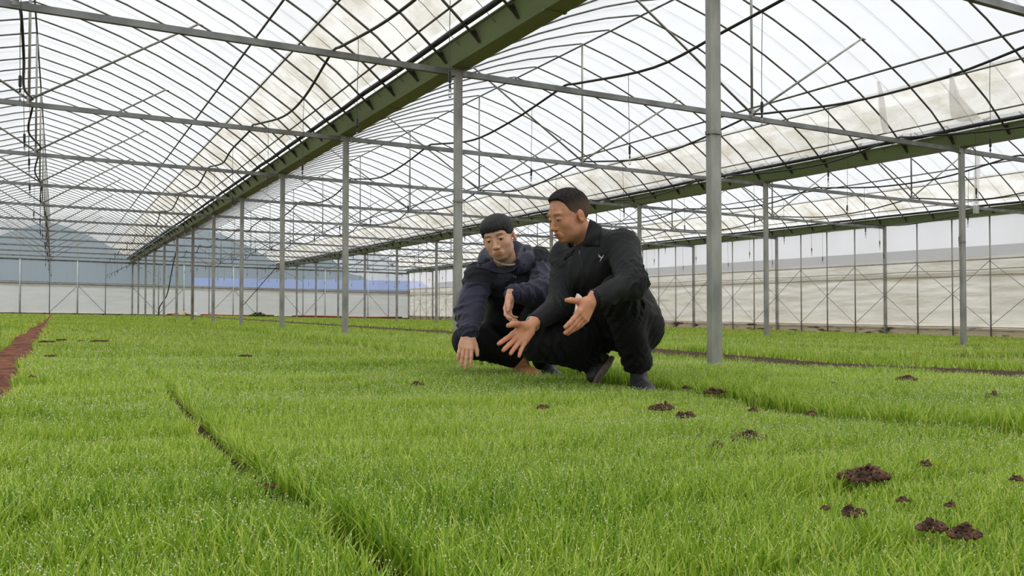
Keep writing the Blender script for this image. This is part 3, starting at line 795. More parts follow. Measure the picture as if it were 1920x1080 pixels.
# scraps on the left beds, and what lies along the foot of the end wall
for k, (x, y, wpx) in enumerate([(87,638,16),(116,635,10),(187,637,18),(93,664,12),(61,701,8),(461,664,14),(150,637,6)]):
    p = onground(x, y, TOP+.005); d = p.length; s = wpx*d/FPX/1.3
    clod('soil_clump', (p.x, p.y, p.z-.008), s, s*.3, .006, 200+k, f'dark scrap on the seedlings near the red path, {nth(k+1)} counted from the widest one')
M['leafy'] = pmat('weed_leaves', srgb(44, 70, 38), srgb(78, 108, 58), scale=30, rough=.8)
M['cream'] = pmat('cream_rubbish', srgb(196, 168, 132), srgb(214, 190, 156), scale=10, rough=.8)
r = random.Random(3); m = MB()
for k in range(420):
    a = r.uniform(0, 6.28); q = r.random()**.5*.42; z = r.uniform(0, .55)*(1-q*.9); c = Vector((q*math.cos(a), q*math.sin(a), z)); d = Vector((r.uniform(-1,1), r.uniform(-1,1), r.uniform(0,1))).normalized()*.11; e = d.cross(Vector((r.random(), r.random(), r.random()))).normalized()*.028
    n = len(m.v); m.v += [tuple(c), tuple(c+d*.5+e), tuple(c+d), tuple(c+d*.5-e)]; m.f.append((n, n+1, n+2, n+3))
pw = onground(483, 590, .02); wx, wy = pw.x, 49.6
o = empty('weed_bush', (wx*49.6/pw.y, wy, zs(wx)), 'small dark leafy bush at the foot of the end wall between far columns', 'bush')
m.build('foliage', M['leafy'], o); MB().tube([(0, 0, 0), (.02, 0, .4)], .012, 6).build('stem', M['clod'], o)
for (x, w_, h_, mt, lab) in ((337, .34, .26, 'cream', 'crumpled cream-brown sack lying at the foot of the end wall'), (366, .30, .20, 'pvc', 'crumpled white sheet lying beside the cream sack at the end wall')):
    ry = ray(x, 590); t = 50.2/ry.y; X_ = ry.x*t; bm = bmesh.new()
    bmesh.ops.create_icosphere(bm, subdivisions=3, radius=1)
    for v in bm.verts:
        c = v.co; v.co = Vector((c.x*w_*(1+.25*math.sin(c.z*5+c.y*3)), c.y*.25, (c.z*.5+.5)*h_*(1+.3*math.sin(c.x*6+x))))
    me = bpy.data.meshes.new('sack'); bm.to_mesh(me); bm.free(); o = link('sack' if mt == 'cream' else 'crumpled_sheet', me, M[mt], smooth=True, loc=(X_, 50.2, zs(X_)+.02)); tag(o, lab, 'rubbish')
# ------------------------------------------------------------------ distance-field modelling for bodies and clothes
def V3(*a): return np.array(a, dtype=np.float64)
def vlen(v): return np.sqrt((v*v).sum(-1))
def rcone(P, a, b, ra, rb):
    """tapered capsule; returns distance and parameter along it"""
    a = np.asarray(a, float); b = np.asarray(b, float); ab = b-a
    t = np.clip(((P-a)@ab)/(ab@ab), 0, 1)
    return vlen(P-a-t[:, None]*ab) - (ra+(rb-ra)*t), t
def ell(P, c, r, R=None):
    q = P-np.asarray(c, float)
    if R is not None: q = q@R            # columns of R are the local axes
    r = np.asarray(r, float); k0 = vlen(q/r); k1 = vlen(q/(r*r))+1e-9
    return k0*(k0-1)/k1
def smin(a, b, k):
    h = np.clip(.5+.5*(b-a)/k, 0, 1); return b+(a-b)*h - k*h*(1-h)
def smax(a, b, k): return -smin(-a, -b, k)
def vnoise(P, s=0):
    I = np.floor(P).astype(np.int64); f = P-I; f = f*f*(3-2*f)
    def h(x, y, z):
        n = (x*73856093 ^ y*19349663 ^ z*83492791 ^ (s*2654435)) & 0x7fffffff
        n = (n ^ (n >> 13))*1274126177 & 0x7fffffff
        return (n & 0xffff)/65535.0
    x, y, z = I[:, 0], I[:, 1], I[:, 2]; u, v, w = f[:, 0], f[:, 1], f[:, 2]
    c = lambda i, j, k: h(x+i, y+j, z+k)
    return ((c(0,0,0)*(1-u)+c(1,0,0)*u)*(1-v)+(c(0,1,0)*(1-u)+c(1,1,0)*u)*v)*(1-w)+((c(0,0,1)*(1-u)+c(1,0,1)*u)*(1-v)+(c(0,1,1)*(1-u)+c(1,1,1)*u)*v)*w - .5
def surf_nets(fn, lo, hi, h, reach=.012):
    """surface of fn = 0 as a quad mesh; only blocks near the surface are sampled finely"""
    lo = np.asarray(lo, float); n = np.maximum(8, (np.ceil((np.asarray(hi)-lo)/h/8)*8).astype(int)); nb = n//8
    bc = np.stack(np.meshgrid(*[np.arange(k) for k in nb], indexing='ij'), -1).reshape(-1, 3)
    dc = fn(lo + (bc*8+4)*h)
    D = np.repeat(np.repeat(np.repeat(np.where(dc > 0, 1., -1.).reshape(nb).astype(np.float32), 8, 0), 8, 1), 8, 2)
    D = np.pad(D, ((0, 1),)*3, mode='edge')
    act = bc[np.abs(dc) < 8*h*.9+reach]
    loc = np.stack(np.meshgrid(*[np.arange(9)]*3, indexing='ij'), -1).reshape(-1, 3)
    for c0 in range(0, len(act), 400):
        idx = (act[c0:c0+400, None, :]*8 + loc[None]).reshape(-1, 3)
        D[idx[:, 0], idx[:, 1], idx[:, 2]] = fn(lo + idx*h)
    S = D < 0
    cnt = np.zeros(tuple(k for k in n), np.int8)
    cs = [(i, j, k) for i in (0, 1) for j in (0, 1) for k in (0, 1)]
    sl = lambda A, i, j, k: A[i:n[0]+i, j:n[1]+j, k:n[2]+k]
    for c in cs: cnt += sl(S, *c)
    cell = np.argwhere((cnt > 0) & (cnt < 8))
    acc = np.zeros((len(cell), 3)); num = np.zeros(len(cell))
    for a in range(3):
        for i in (0, 1):
            for j in (0, 1):
                o1 = [0, 0, 0]; ot = [q for q in range(3) if q != a]; o1[ot[0]] = i; o1[ot[1]] = j; o2 = list(o1); o2[a] = 1
                p1 = cell+o1; p2 = cell+o2; d1 = D[p1[:, 0], p1[:, 1], p1[:, 2]]; d2 = D[p2[:, 0], p2[:, 1], p2[:, 2]]
                m = (d1 < 0) != (d2 < 0); t = np.where(m, d1/np.where(m, d1-d2, 1), 0)
                q = np.array(o1, float)[None]+0*acc; q[:, a] = t
                acc[m] += q[m]; num[m] += 1
    V = lo + (cell + acc/num[:, None])*h
    vid = -np.ones(tuple(n), np.int32); vid[cell[:, 0], cell[:, 1], cell[:, 2]] = np.arange(len(cell))
    F = []
    for a in range(3):
        b, c = (a+1) % 3, (a+2) % 3
        s0 = [slice(0, n[0]), slice(0, n[1]), slice(0, n[2])]; s1 = list(s0); s1[a] = slice(1, n[a]+1)
        A = S[tuple(s0)]; B = S[tuple(s1)]; e = np.argwhere(A != B)
        e = e[(e[:, b] > 0) & (e[:, c] > 0)]
        flip = A[e[:, 0], e[:, 1], e[:, 2]]
        def g(db, dc_):
            q = e.copy(); q[:, b] -= db; q[:, c] -= dc_; return vid[q[:, 0], q[:, 1], q[:, 2]]
        Q = np.stack([g(1, 1), g(0, 1), g(0, 0), g(1, 0)], 1)
        Q[~flip] = Q[~flip][:, ::-1]; F.append(Q)
    F = np.concatenate(F); F = F[(F >= 0).all(1)]
    return V, F
def sdf_mesh(name, fn, lo, hi, h, mats, parent=None, origin=None, matfn=None, colfn=None, relax=1, extra=None):
    V, F = surf_nets(fn, lo, hi, h)
    if relax:                                   # one light smoothing pass
        for _ in range(relax):
            s = np.zeros_like(V); c = np.zeros(len(V))
            for i in range(4):
                np.add.at(s, F[:, i], V[F[:, (i+1) % 4]]); np.add.at(c, F[:, i], 1)
                np.add.at(s, F[:, i], V[F[:, (i+3) % 4]]); np.add.at(c, F[:, i], 1)
            V = V*.5 + .5*s/np.maximum(c, 1)[:, None]
    parts = [(V, F)] + (extra or [])
    VV = np.concatenate([p[0] for p in parts]); off = np.cumsum([0]+[len(p[0]) for p in parts])
    FF = np.concatenate([p[1]+off[i] for i, p in enumerate(parts)])
    O = np.asarray(origin if origin is not None else (0, 0, 0), float)
    me = bpy.data.meshes.new(name)
    me.vertices.add(len(VV)); me.vertices.foreach_set('co', (VV-O).astype(np.float32).ravel())
    me.loops.add(FF.size); me.loops.foreach_set('vertex_index', FF.astype(np.int32).ravel())
    me.polygons.add(len(FF)); me.polygons.foreach_set('loop_start', np.arange(0, FF.size, 4, dtype=np.int32))
    for m_ in mats: me.materials.append(m_)
    if matfn is not None: me.polygons.foreach_set('material_index', matfn(VV[FF].mean(1)).astype(np.int32))
    if colfn is not None:
        c = colfn(VV); a = me.color_attributes.new('pigment', 'FLOAT_COLOR', 'POINT')
        a.data.foreach_set('color', np.concatenate([c, np.ones((len(c), 1))], 1).astype(np.float32).ravel())
    me.polygons.foreach_set('use_smooth', [True]*len(FF))
    me.update(calc_edges=True)
    o = bpy.data.objects.new(name, me); COL.objects.link(o)
    if parent is not None: o.parent = parent
    else: o.location = tuple(O)
    return o
def W_(x, y, d):                # a picture place at a chosen distance, as numpy
    return np.array(U(x, y, d))
RT, UPc, TO = np.array(_rt), np.array((0, 0, 1.0)), -np.array(_fw)*1.0
TO[2] = 0; TO /= np.linalg.norm(TO)
def frame(fwd, up):
    f = np.asarray(fwd, float); f = f/np.linalg.norm(f); u = np.asarray(up, float); u = u-f*(u@f); u /= np.linalg.norm(u)
    l = np.cross(u, f); return np.stack([l, f, u], 1)      # columns: left, forward, up
def scene_dir(yaw_deg, pitch_deg):
    """direction a face looks: yaw 0 = at the camera, 90 = to picture left; pitch negative = down"""
    y, p = math.radians(yaw_deg), math.radians(pitch_deg)
    return (TO*math.cos(y) - RT*math.sin(y))*math.cos(p) + UPc*math.sin(p)

def skin_material(name, base, dark, spec=.35):
    m, nt, nd, ln = nmat(name)
    out = N(nd, 'ShaderNodeOutputMaterial'); p = N(nd, 'ShaderNodeBsdfPrincipled', i_Roughness=.5)
    p.inputs['Specular IOR Level'].default_value = spec
    p.inputs['Subsurface Weight'].default_value = .25; p.inputs['Subsurface Radius'].default_value = (1, .4, .25); p.inputs['Subsurface Scale'].default_value = .008
    tc = N(nd, 'ShaderNodeTexCoord'); nz = N(nd, 'ShaderNodeTexNoise', i_Scale=24, i_Detail=4); ln.new(tc.outputs['Object'], nz.inputs['Vector'])
    mx = N(nd, 'ShaderNodeMix', data_type='RGBA'); mx.inputs[6].default_value = base; mx.inputs[7].default_value = dark
    rp = N(nd, 'ShaderNodeValToRGB'); rp.color_ramp.elements[0].position = .42; rp.color_ramp.elements[1].position = .68
    ln.new(nz.outputs['Fac'], rp.inputs['Fac']); ln.new(rp.outputs['Color'], mx.inputs[0])
    at = N(nd, 'ShaderNodeAttribute', attribute_name='pigment')
    ml = N(nd, 'ShaderNodeMix', data_type='RGBA', blend_type='MULTIPLY'); ml.inputs[0].default_value = 1
    ln.new(mx.outputs[2], ml.inputs[6]); ln.new(at.outputs['Color'], ml.inputs[7]); ln.new(ml.outputs[2], p.inputs['Base Color'])
    n2 = N(nd, 'ShaderNodeTexNoise', i_Scale=180, i_Detail=3); ln.new(tc.outputs['Object'], n2.inputs['Vector'])
    b = N(nd, 'ShaderNodeBump', i_Strength=.12, i_Distance=.002); ln.new(n2.outputs['Fac'], b.inputs['Height']); ln.new(b.outputs[0], p.inputs['Normal'])
    ln.new(p.outputs[0], out.inputs['Surface'])
    return m
M['skin_old'] = skin_material('tanned_skin', srgb(214, 156, 124), srgb(198, 136, 106))
M['skin_young'] = skin_material('fair_skin', srgb(232, 184, 156), srgb(220, 166, 140))
M['hair'] = pmat('black_hair', srgb(22, 20, 22), srgb(44, 42, 46), scale=60, rough=.5, bump=.7, bscale=200, stretch=(1, 1, .25), spec=.4)
M['hair_short'] = pmat('cropped_hair', srgb(34, 31, 30), srgb(58, 52, 50), scale=90, rough=.8, bump=.5, bscale=400, spec=.2)
_nt = M['hair_short'].node_tree; _p = [n for n in _nt.nodes if n.type == 'BSDF_PRINCIPLED'][0]
_src = _p.inputs['Base Color'].links[0].from_socket; _mx = N(_nt.nodes, 'ShaderNodeMix', data_type='RGBA'); _at = N(_nt.nodes, 'ShaderNodeAttribute', attribute_name='pigment')
_mx.inputs[6].default_value = srgb(112, 90, 76); _nt.links.new(_at.outputs['Fac'], _mx.inputs[0]); _nt.links.new(_src, _mx.inputs[7]); _nt.links.new(_mx.outputs[2], _p.inputs['Base Color'])
M['eye_white'] = pmat('eye_white', srgb(214, 204, 196), rough=.2)
M['iris'] = pmat('dark_iris', srgb(22, 14, 10), rough=.15)
M['cloth_black'] = pmat('black_jacket_cloth', srgb(26, 26, 28), srgb(35, 35, 38), scale=5, rough=.62, bump=.25, bscale=26, sheen=.04, detail=5, spec=.25)
M['cloth_trouser'] = pmat('black_trouser_cloth', srgb(18, 18, 19), srgb(26, 26, 28), scale=5, rough=.7, bump=.3, bscale=22, sheen=.03, spec=.22)
M['cloth_navy'] = pmat('navy_jacket_cloth', srgb(33, 33, 53), srgb(45, 44, 68), scale=5, rough=.58, bump=.3, bscale=30, sheen=.15, spec=.35)
M['cloth_dark'] = pmat('dark_jacket_cloth', srgb(22, 22, 28), srgb(32, 32, 40), scale=5, rough=.62, bump=.3, bscale=30, sheen=.03, spec=.25)
M['shirt'] = pmat('white_shirt_neck', srgb(190, 190, 186), srgb(206, 206, 202), scale=30, rough=.8)
M['sweater'] = pmat('dark_grey_sweater', srgb(44, 44, 50), srgb(56, 56, 62), scale=40, rough=.9)
M['shoe_tan'] = pmat('tan_shoe_leather', srgb(158, 108, 62), srgb(178, 126, 78), scale=14, rough=.6, bump=.2)
M['shoe_black'] = pmat('black_shoe', srgb(34, 34, 36), srgb(58, 58, 60), scale=16, rough=.55, bump=.2)
M['sole'] = pmat('worn_sole', srgb(96, 82, 74), srgb(140, 124, 112), scale=30, rough=.85, bump=.4)
M['emblem'] = pmat('silver_thread', srgb(190, 190, 186), srgb(205, 205, 200), scale=20, rough=.5)
M['zip'] = pmat('zip_metal', srgb(96, 98, 102), srgb(120, 122, 126), scale=20, rough=.35, metal=.6)

# ------------------------------------------------------------------ heads
def head_sdf(Q, age):
    """Q in head coordinates: x to the person's left, y forward, z up; origin between the ears at eye height"""
    q = Q.copy(); ax = np.abs(q[:, 0]); m = np.stack([ax, q[:, 1], q[:, 2]], 1)
    d = ell(q, (0, -.012, .030), (.0765, .098, .087))
    wj = .055 if age == 'young' else .062
    d = smin(d, ell(q, (0, .028, -.026), (.064, .058, .084)), .03)
    d = smin(d, ell(m, (.030, .018, -.066), (wj-.026, .050, .036)), .03)          # jaw
    d = smin(d, ell(q, (0, .050, -.094), (.030, .030, .020)), .022)               # chin
    d = smin(d, ell(m, (.043, .050, -.026), (.021, .024, .021)), .024)            # cheekbones
    d = smin(d, ell(m, (.024, .078, .027), (.026, .010, .008)), .018)             # brow ridge
    d = smax(d, -ell(m, (.031, .104, .006), (.018, .018, .013)), .016)            # eye sockets
    lid = ell(m, (.031, .0755, .005), (.0165, .0135, .0125))
    d = smin(d, lid, .005)
    slit = ell(m, (.031, .0895, .0012 if age == 'young' else -.0004), (.0125, .010, .0018 if age == 'young' else .0009), frame((0, 1, 0), (.05, 0, 1)))
    d = smax(d, -slit, .002)
    n1, _ = rcone(q, (0, .083, .010), (0, .104, -.030), .0075, .0095)
    n2 = ell(q, (0, .105, -.034), (.0115, .0115, .0095)); n3 = ell(m, (.0125, .095, -.038), (.0075, .010, .0075))
    d = smin(d, smin(smin(n1, n2, .008), n3, .006), .011)
    d = smax(d, -ell(m, (.0065, .104, -.0455), (.0032, .005, .003)), .002)        # nostrils
    d = smin(d, ell(q, (0, .078, -.068), (.027, .017, .018)), .014)               # muzzle
    lipu = ell(m, (.006, .0890, -.0632), (.0155, .0050, .0034)); lipl = ell(q, (0, .0875, -.0718), (.0135, .0052, .0034))
    d = smin(d, lipu, .004); d = smin(d, lipl, .004)
    mo = .0010 if age == 'young' else .0026
    d = smax(d, -ell(q, (0, .100, -.0682), (.021, .013, mo)), .0015)              # mouth line
    # ears
    e = ell(m, (.0790, -.010, -.010), (.0085, .019, .031), frame((.25, 1, .12), (-.12, .1, 1)))
    e = smax(e, -ell(m, (.0885, -.006, -.005), (.0085, .0115, .020)), .003)
    e = smin(e, ell(m, (.0815, -.006, -.002), (.003, .005, .012)), .003)
    e = smin(e, ell(m, (.0765, -.002, -.034), (.006, .008, .009)), .006)
    d = smin(d, e, .006)
    if age == 'old':
        d = d + .0005*np.sin(q[:, 2]*330+5*q[:, 0]*q[:, 0]*200)*np.clip((q[:, 2]-.030)/.01, 0, 1)*np.clip((.066-q[:, 2])/.01, 0, 1)*(q[:, 1] > .05)
        nl, _ = rcone(m, (.017, .094, -.036), (.032, .076, -.068), .0022, .002)   # fold beside the nose
        d = smax(d, -nl, .005)
    return d
def head_color(Q, age):
    c = np.ones((len(Q), 3)); m = np.stack([np.abs(Q[:, 0]), Q[:, 1], Q[:, 2]], 1)
    def mixc(mask, col): c[:] = c*(1-mask[:, None]) + np.array(col)*mask[:, None]
    front = Q[:, 1] > .06
    lips = np.clip(1-np.minimum(ell(m, (.006, .0925, -.0630), (.0175, .009, .0050)), ell(Q, (0, .0915, -.0735), (.018, .009, .0060)))/.002, 0, 1)*front
    mixc(lips*.85, (.80, .54, .52) if age == 'young' else (.66, .52, .56))
    br = np.clip(1-ell(m, (.032, .086, .0275 if age == 'young' else .026), (.018, .02, .0024), frame((0, 1, 0), (-.10, 0, 1)))/.002, 0, 1)*front
    mixc(br*(.85 if age == 'young' else .5), (.20, .17, .17))
    lash = np.clip(1-ell(m, (.031, .0895, .0030 if age == 'young' else .0012), (.0145, .012, .0010))/.0012, 0, 1)*front
    mixc(lash*.85, (.16, .12, .12))
    ch = np.clip(1-vlen(m-np.array([.045, .07, -.03]))/.03, 0, 1); mixc(ch*.35, (1.0, .82, .78))
    ns = np.clip(1-vlen(Q-np.array([0, .108, -.034]))/.02, 0, 1); mixc(ns*.4, (1.0, .84, .80))
    er = np.clip((m[:, 0]-.074)/.006, 0, 1); mixc(er*.5, (1.0, .74, .68))
    st = np.clip(1-vlen((Q-np.array([0, .07, -.08]))/np.array([1.3, 1, 1]))/.04, 0, 1)
    mixc(st*(.25 if age == 'old' else .12), (.74, .74, .78))
    if age == 'old':
        for p_, r_ in (((.050, .058, -.046), .009), ((.036, .074, -.070), .004), ((.056, .045, .022), .008)):
            mixc(np.clip(1-vlen(Q-np.array(p_))/r_, 0, 1)*.5, (.62, .50, .46))
    return c
def hair_sdf(Q, style):
    q = Q; ax = np.abs(q[:, 0])
    th = np.arctan2(q[:, 0], q[:, 1]); stn = np.sin(th*46+3*np.sin(q[:, 2]*60))*.5+np.sin(th*23+q[:, 2]*40+1)*.5
    if style == 'fringe':
        d = ell(q, (0, -.010, .040), (.0855, .105, .080)); d = smin(d, ell(q, (0, .030, .068), (.072, .066, .044)), .02)
        # lower edge: brow-high fringe in front, over the ears at the sides, nape behind
        y = q[:, 1]; edge = np.interp(y, [-.1, -.06, -.03, 0, .03, .048, .060, .075, .11], [-.055, -.050, -.012, .008, -.006, .002, .036, .046, .044]) + .003*stn*(y > .05)
        d = smax(d, edge-q[:, 2], .006)
        d = smax(d, -(ell(q, (0, -.010, .026), (.0755, .096, .083))), .002)
        return d - .0012*stn*np.clip((q[:, 2])/.05, 0, 1)
    d = ell(q, (0, -.012, .032), (.0790, .1005, .0905))
    d = smin(d, ell(q, (0, .010, .075), (.060, .075, .048)), .02)
    y = q[:, 1]
    edge = np.interp(y, [-.1, -.06, -.03, -.012, .004, .022, .036, .046, .060, .075], [-.055, -.050, -.030, .010, .002, .002, .026, .066, .088, .092])
    d = smax(d, edge-q[:, 2], .008)
    return d - .0007*stn
def build_head(center, fwd, up, age, scale=1.0):
    R = frame(fwd, up); c = np.asarray(center, float)
    tl = lambda P: ((P-c)@R)/scale
    return R, c, tl

# ------------------------------------------------------------------ hands
FL = {'index': ((.026, .088), (.043, .026, .021), .0104), 'middle': ((.006, .092), (.048, .030, .022), .0106), 'ring': ((-.014, .088), (.044, .028, .022), .0100), 'little': ((-.032, .079), (.034, .021, .019), .0090)}
def hand_prims(wrist, along, thumbward, curl, spread, thumb, s=1.0):
    """capsules of a hand; thumbward and along span the palm plane, palm normal = along x thumbward * sgn handled by caller's curl sign"""
    y = np.asarray(along, float); y = y/np.linalg.norm(y); x = np.asarray(thumbward, float); x = x-y*(x@y); x /= np.linalg.norm(x)
    z = thumb['palm']; z = np.asarray(z, float); z = z-y*(z@y)-x*(z@x); z /= np.linalg.norm(z)
    w = np.asarray(wrist, float); pt = lambda a, b, c=0: w+(x*a+y*b+z*c)*s
    palm = []; fing = []
    palm.append((pt(0, -.03), pt(0, .012), .026*s, .025*s))
    for nm, rr in (('index', .0145), ('middle', .0145), ('ring', .0135), ('little', .0125)):
        (kx, ky), L, r = FL[nm]
        palm.append((pt(kx*.45, .012, .002), pt(kx, ky-.004, 0), rr*s*1.10, rr*s*.88))
    palm.append((pt(.014, .020, .008), pt(.026, .050, .008), .018*s, .014*s))     # ball of the thumb
    palm.append((pt(-.018, .018, .006), pt(-.026, .055, .004), .015*s, .013*s))
    for nm in ('index', 'middle', 'ring', 'little'):
        (kx, ky), L, r = FL[nm]; a = spread.get(nm, 0); c = curl.get(nm, (.3, .4, .3)); p = pt(kx, ky-.004); ang = 0; r_ = r*s
        dy = y*math.cos(a)+x*math.sin(a); chain = []
        for k in range(3):
            ang += c[k]; dr = dy*math.cos(ang)+z*math.sin(ang); p2 = p+dr*L[k]*s
            chain.append((p, p2, r_*(1.02-.08*k), r_*(.96-.10*k))); p = p2
        fing.append(chain)
    p = pt(.020, .022, .006); chain = []
    dirs = thumb['dirs']
    for k, (L, ra, rb) in enumerate(((.040, .0160, .0130), (.032, .0125, .0118), (.024, .0120, .0092))):
        a, b_ = dirs[k]           # a: angle from 'along' towards thumbward; b_: lift to the palm side
        dr = (y*math.cos(a)+x*math.sin(a))*math.cos(b_)+z*math.sin(b_); p2 = p+dr*L*s
        chain.append((p, p2, ra*s, rb*s)); p = p2
    fing.append(chain)
    return palm, fing
def hand_sdf(P, H, s=1.0):
    palm, fing = H; d = None
    for a, b, ra, rb in palm:
        e, _ = rcone(P, a, b, ra, rb); d = e if d is None else smin(d, e, .012*s)
    for k, ch in enumerate(fing):
        f = None
        for a, b, ra, rb in ch:
            e, t = rcone(P, a, b, ra, rb); f = e if f is None else smin(f, e, .004*s)
        g = smin(d, f, .007*s) if k < 4 else smin(d, f, .012*s)
        out = g if k == 0 else np.minimum(out, g)
    return out

# ------------------------------------------------------------------ generic clothing from limb capsules
def folds(P, a, b, lam, amp, seed, twist=0.0, where=None):
    """ring-like creases round a limb"""
    a = np.asarray(a, float); b = np.asarray(b, float); ab = b-a; L = np.linalg.norm(ab); u = ab/L
    t = ((P-a)@u); r = P-a-t[:, None]*u
    w = vnoise(P*9, seed)*.12 + vnoise(P*22, seed+1)*.03
    side = np.cross(u, (0.3, .4, .85)); side /= np.linalg.norm(side)
    ph = (t + twist*(r@side) + w)/lam
    s_ = 1-2*np.abs(ph-np.floor(ph)-.5); s_ = s_**1.6                              # rounded pleats with sharp valleys
    m = np.clip(.5+2.2*vnoise(P*8, seed+2), 0, 1)
    if where is not None: m = m*where(t/L)
    return amp*(s_-.5)*m
def big_folds(P, seed, amp=.006, f=9):
    return amp*(np.abs(vnoise(P*f, seed))*2 - .5) + amp*.4*vnoise(P*f*2.4, seed+5)
# ================================================================== the kneeling older man in black
def bounds(pts, pad):
    A = np.array(pts); return A.min(0)-pad, A.max(0)+pad
def fine_piece(fn, lo, hi, h):
    V, F = surf_nets(fn, lo, hi, h)
    s = np.zeros_like(V); c = np.zeros(len(V))
    for i in range(4):
        np.add.at(s, F[:, i], V[F[:, (i+1) % 4]]); np.add.at(c, F[:, i], 1)
    V = V*.7+.3*s/np.maximum(c, 1)[:, None]
    return V, F
def capsules(P, L, k):
    d = None
    for a, b, ra, rb in L:
        e, _ = rcone(P, a, b, ra, rb); d = e if d is None else smin(d, e, k)
    return d
def blob_box(P, c, R, half, r):
    q = np.abs((P-c)@R)-np.asarray(half); return vlen(np.maximum(q, 0)) + np.minimum(q.max(1), 0) - r

def make_person(J, age, mats, label, cat='person'):
    """J holds the joints in the world. Returns the body object (top-level) and helpers"""
    org = np.array([J['root'][0], J['root'][1], SLOPE*J['root'][0]])
    R, c, tl = build_head(J['head'], J['face'], J['headup'], age, J.get('hscale', 1.0)); hs = J.get('hscale', 1.0)
    nb = J['neck']; ntop = c + R@np.array([0, -.022, -.060])*hs
    def headfn(P):
        d = head_sdf(tl(P), age)*hs
        e, _ = rcone(P, ntop, nb, .054*hs, .060)
        f, _ = rcone(P, c + R@np.array([0, .012, -.075])*hs, nb, .036*hs, .050)
        return smin(d, smin(e, f, .02), .022)
    lo = np.minimum(c-.155*hs, nb-.07); hi = np.maximum(c+.155*hs, nb+.07)
    extra = [fine_piece(headfn, lo, hi, .0019)]
    for H, s in J['hands']:
        pts = [q for a, b, _, _ in H[0] for q in (a, b)] + [q for ch in H[1] for a, b, _, _ in ch for q in (a, b)]
        lo, hi = bounds(pts, .035); extra.append(fine_piece(lambda P: hand_sdf(P, H, s), lo, hi, .0023))
    limbs = J['limbs']
    lo, hi = bounds([q for a, b, _, _ in limbs for q in (a, b)], .16)
    def bodyfn(P): return capsules(P, limbs, .05)
    def col(VV):
        q = tl(VV); c3 = np.ones((len(VV), 3)); s = vlen(q) < .17; c3[s] = head_color(q[s], age)
        far = ~s; c3[far] = c3[far]*np.array([1.0, .95, .92])
        for H, hs_ in J['hands']:
            for ch in H[1]:
                for i, (a, b, ra, rb) in enumerate(ch):
                    m_ = np.clip(1-np.abs(vlen(VV-a)-0)/(ra*1.25), 0, 1)[:, None]*(.5 if i else .25); c3 = c3*(1-m_)+c3*np.array([.93, .74, .70])*m_
                m_ = np.clip(1-vlen(VV-b)/(rb*1.8), 0, 1)[:, None]*.6; c3 = c3*(1-m_)+c3*np.array([1.0, .84, .80])*m_
        return c3
    body = sdf_mesh('person', bodyfn, lo, hi, .012, [mats['skin']], origin=org, colfn=col, extra=extra)
    tag(body, label, cat)
    # hair
    hf = lambda P: hair_sdf(tl(P), 'fringe' if age == 'young' else 'short')*hs
    hair = sdf_mesh('hair', hf, c-.15, c+.15, .0025, [M['hair'] if age == 'young' else M['hair_short']], parent=body, origin=org, relax=1 if age == 'young' else 0, colfn=None if age == 'young' else (lambda VV: np.clip((tl(VV)[:, 2]-.012)/.060, 0, 1)[:, None]*np.ones(3)))
    # eyes
    for s in (-1, 1):
        bm = bmesh.new(); bmesh.ops.create_uvsphere(bm, u_segments=20, v_segments=14, radius=.0128*hs)
        gaze = R@np.array([0.0, .97, -.16]); 
        me = bpy.data.meshes.new('eye'); bm.to_mesh(me); bm.free()
        me.materials.append(M['eye_white']); me.materials.append(M['iris'])
        g = np.array(gaze)/np.linalg.norm(gaze)
        for p in me.polygons:
            p.material_index = 1 if np.array(p.center)@g > .0102*hs else 0; p.use_smooth = True
        e = bpy.data.objects.new('eye', me); COL.objects.link(e); e.parent = body
        e.location = tuple(c + R@np.array([s*.031, .0745, .0025])*hs - org)
    return body, org, R, c, tl, headfn
def child_sdf(name, fn, pts, pad, h, mats, body, org, **kw):
    lo, hi = bounds(pts, pad); return sdf_mesh(name, fn, lo, hi, h, mats, parent=body, origin=org, **kw)

# ---- joints
O = dict(
    sR=W_(1062, 478, 4.13), sL=W_(1166, 462, 3.88), eR=W_(1050, 574, 3.98), wR=W_(999, 607, 3.80),
    eL=W_(1186, 532, 3.66), wL=W_(1112, 563, 3.55),
    hR=W_(1168, 612, 4.26), hL=W_(1195, 612, 4.06), kR=W_(1008, 640, 3.98), aR=W_(1122, 680, 4.22),
    kL=W_(1162, 552, 3.80), aL=W_(1196, 684, 3.98),
    chest=W_(1120, 500, 4.02), belly=W_(1165, 572, 4.12), neck=W_(1103, 450, 4.02), head=W_(1067, 404, 3.97))
O['root'] = (O['aL']+O['aR'])/2
faceO = scene_dir(60, -19)
upO = UPc + RT*.04
HR = hand_prims(W_(993, 613, 3.76), W_(948, 657, 3.66)-W_(993, 613, 3.76), -RT*.75+UPc*.60+TO*.15, dict(index=(-.02, .18, .12), middle=(.08, .22, .15), ring=(.12, .25, .18), little=(.05, .22, .15)),
    dict(index=.14, middle=.02, ring=-.08, little=-.30), dict(palm=UPc*.35+TO*.94, dirs=((.70, .40), (.50, .35), (.35, .15))), s=1.05)
HL = hand_prims(W_(1109, 564, 3.54), W_(1079, 612, 3.47)-W_(1109, 564, 3.54), -RT*.62+UPc*.40+TO*.68, dict(index=(.10, .14, .10), middle=(.12, .12, .10), ring=(.16, .16, .12), little=(.22, .22, .14)),
    dict(index=.03, middle=.03, ring=.05, little=.08), dict(palm=-TO*.8-RT*.5, dirs=((.80, .25), (.92, .25), (.80, .10))), s=1.0)
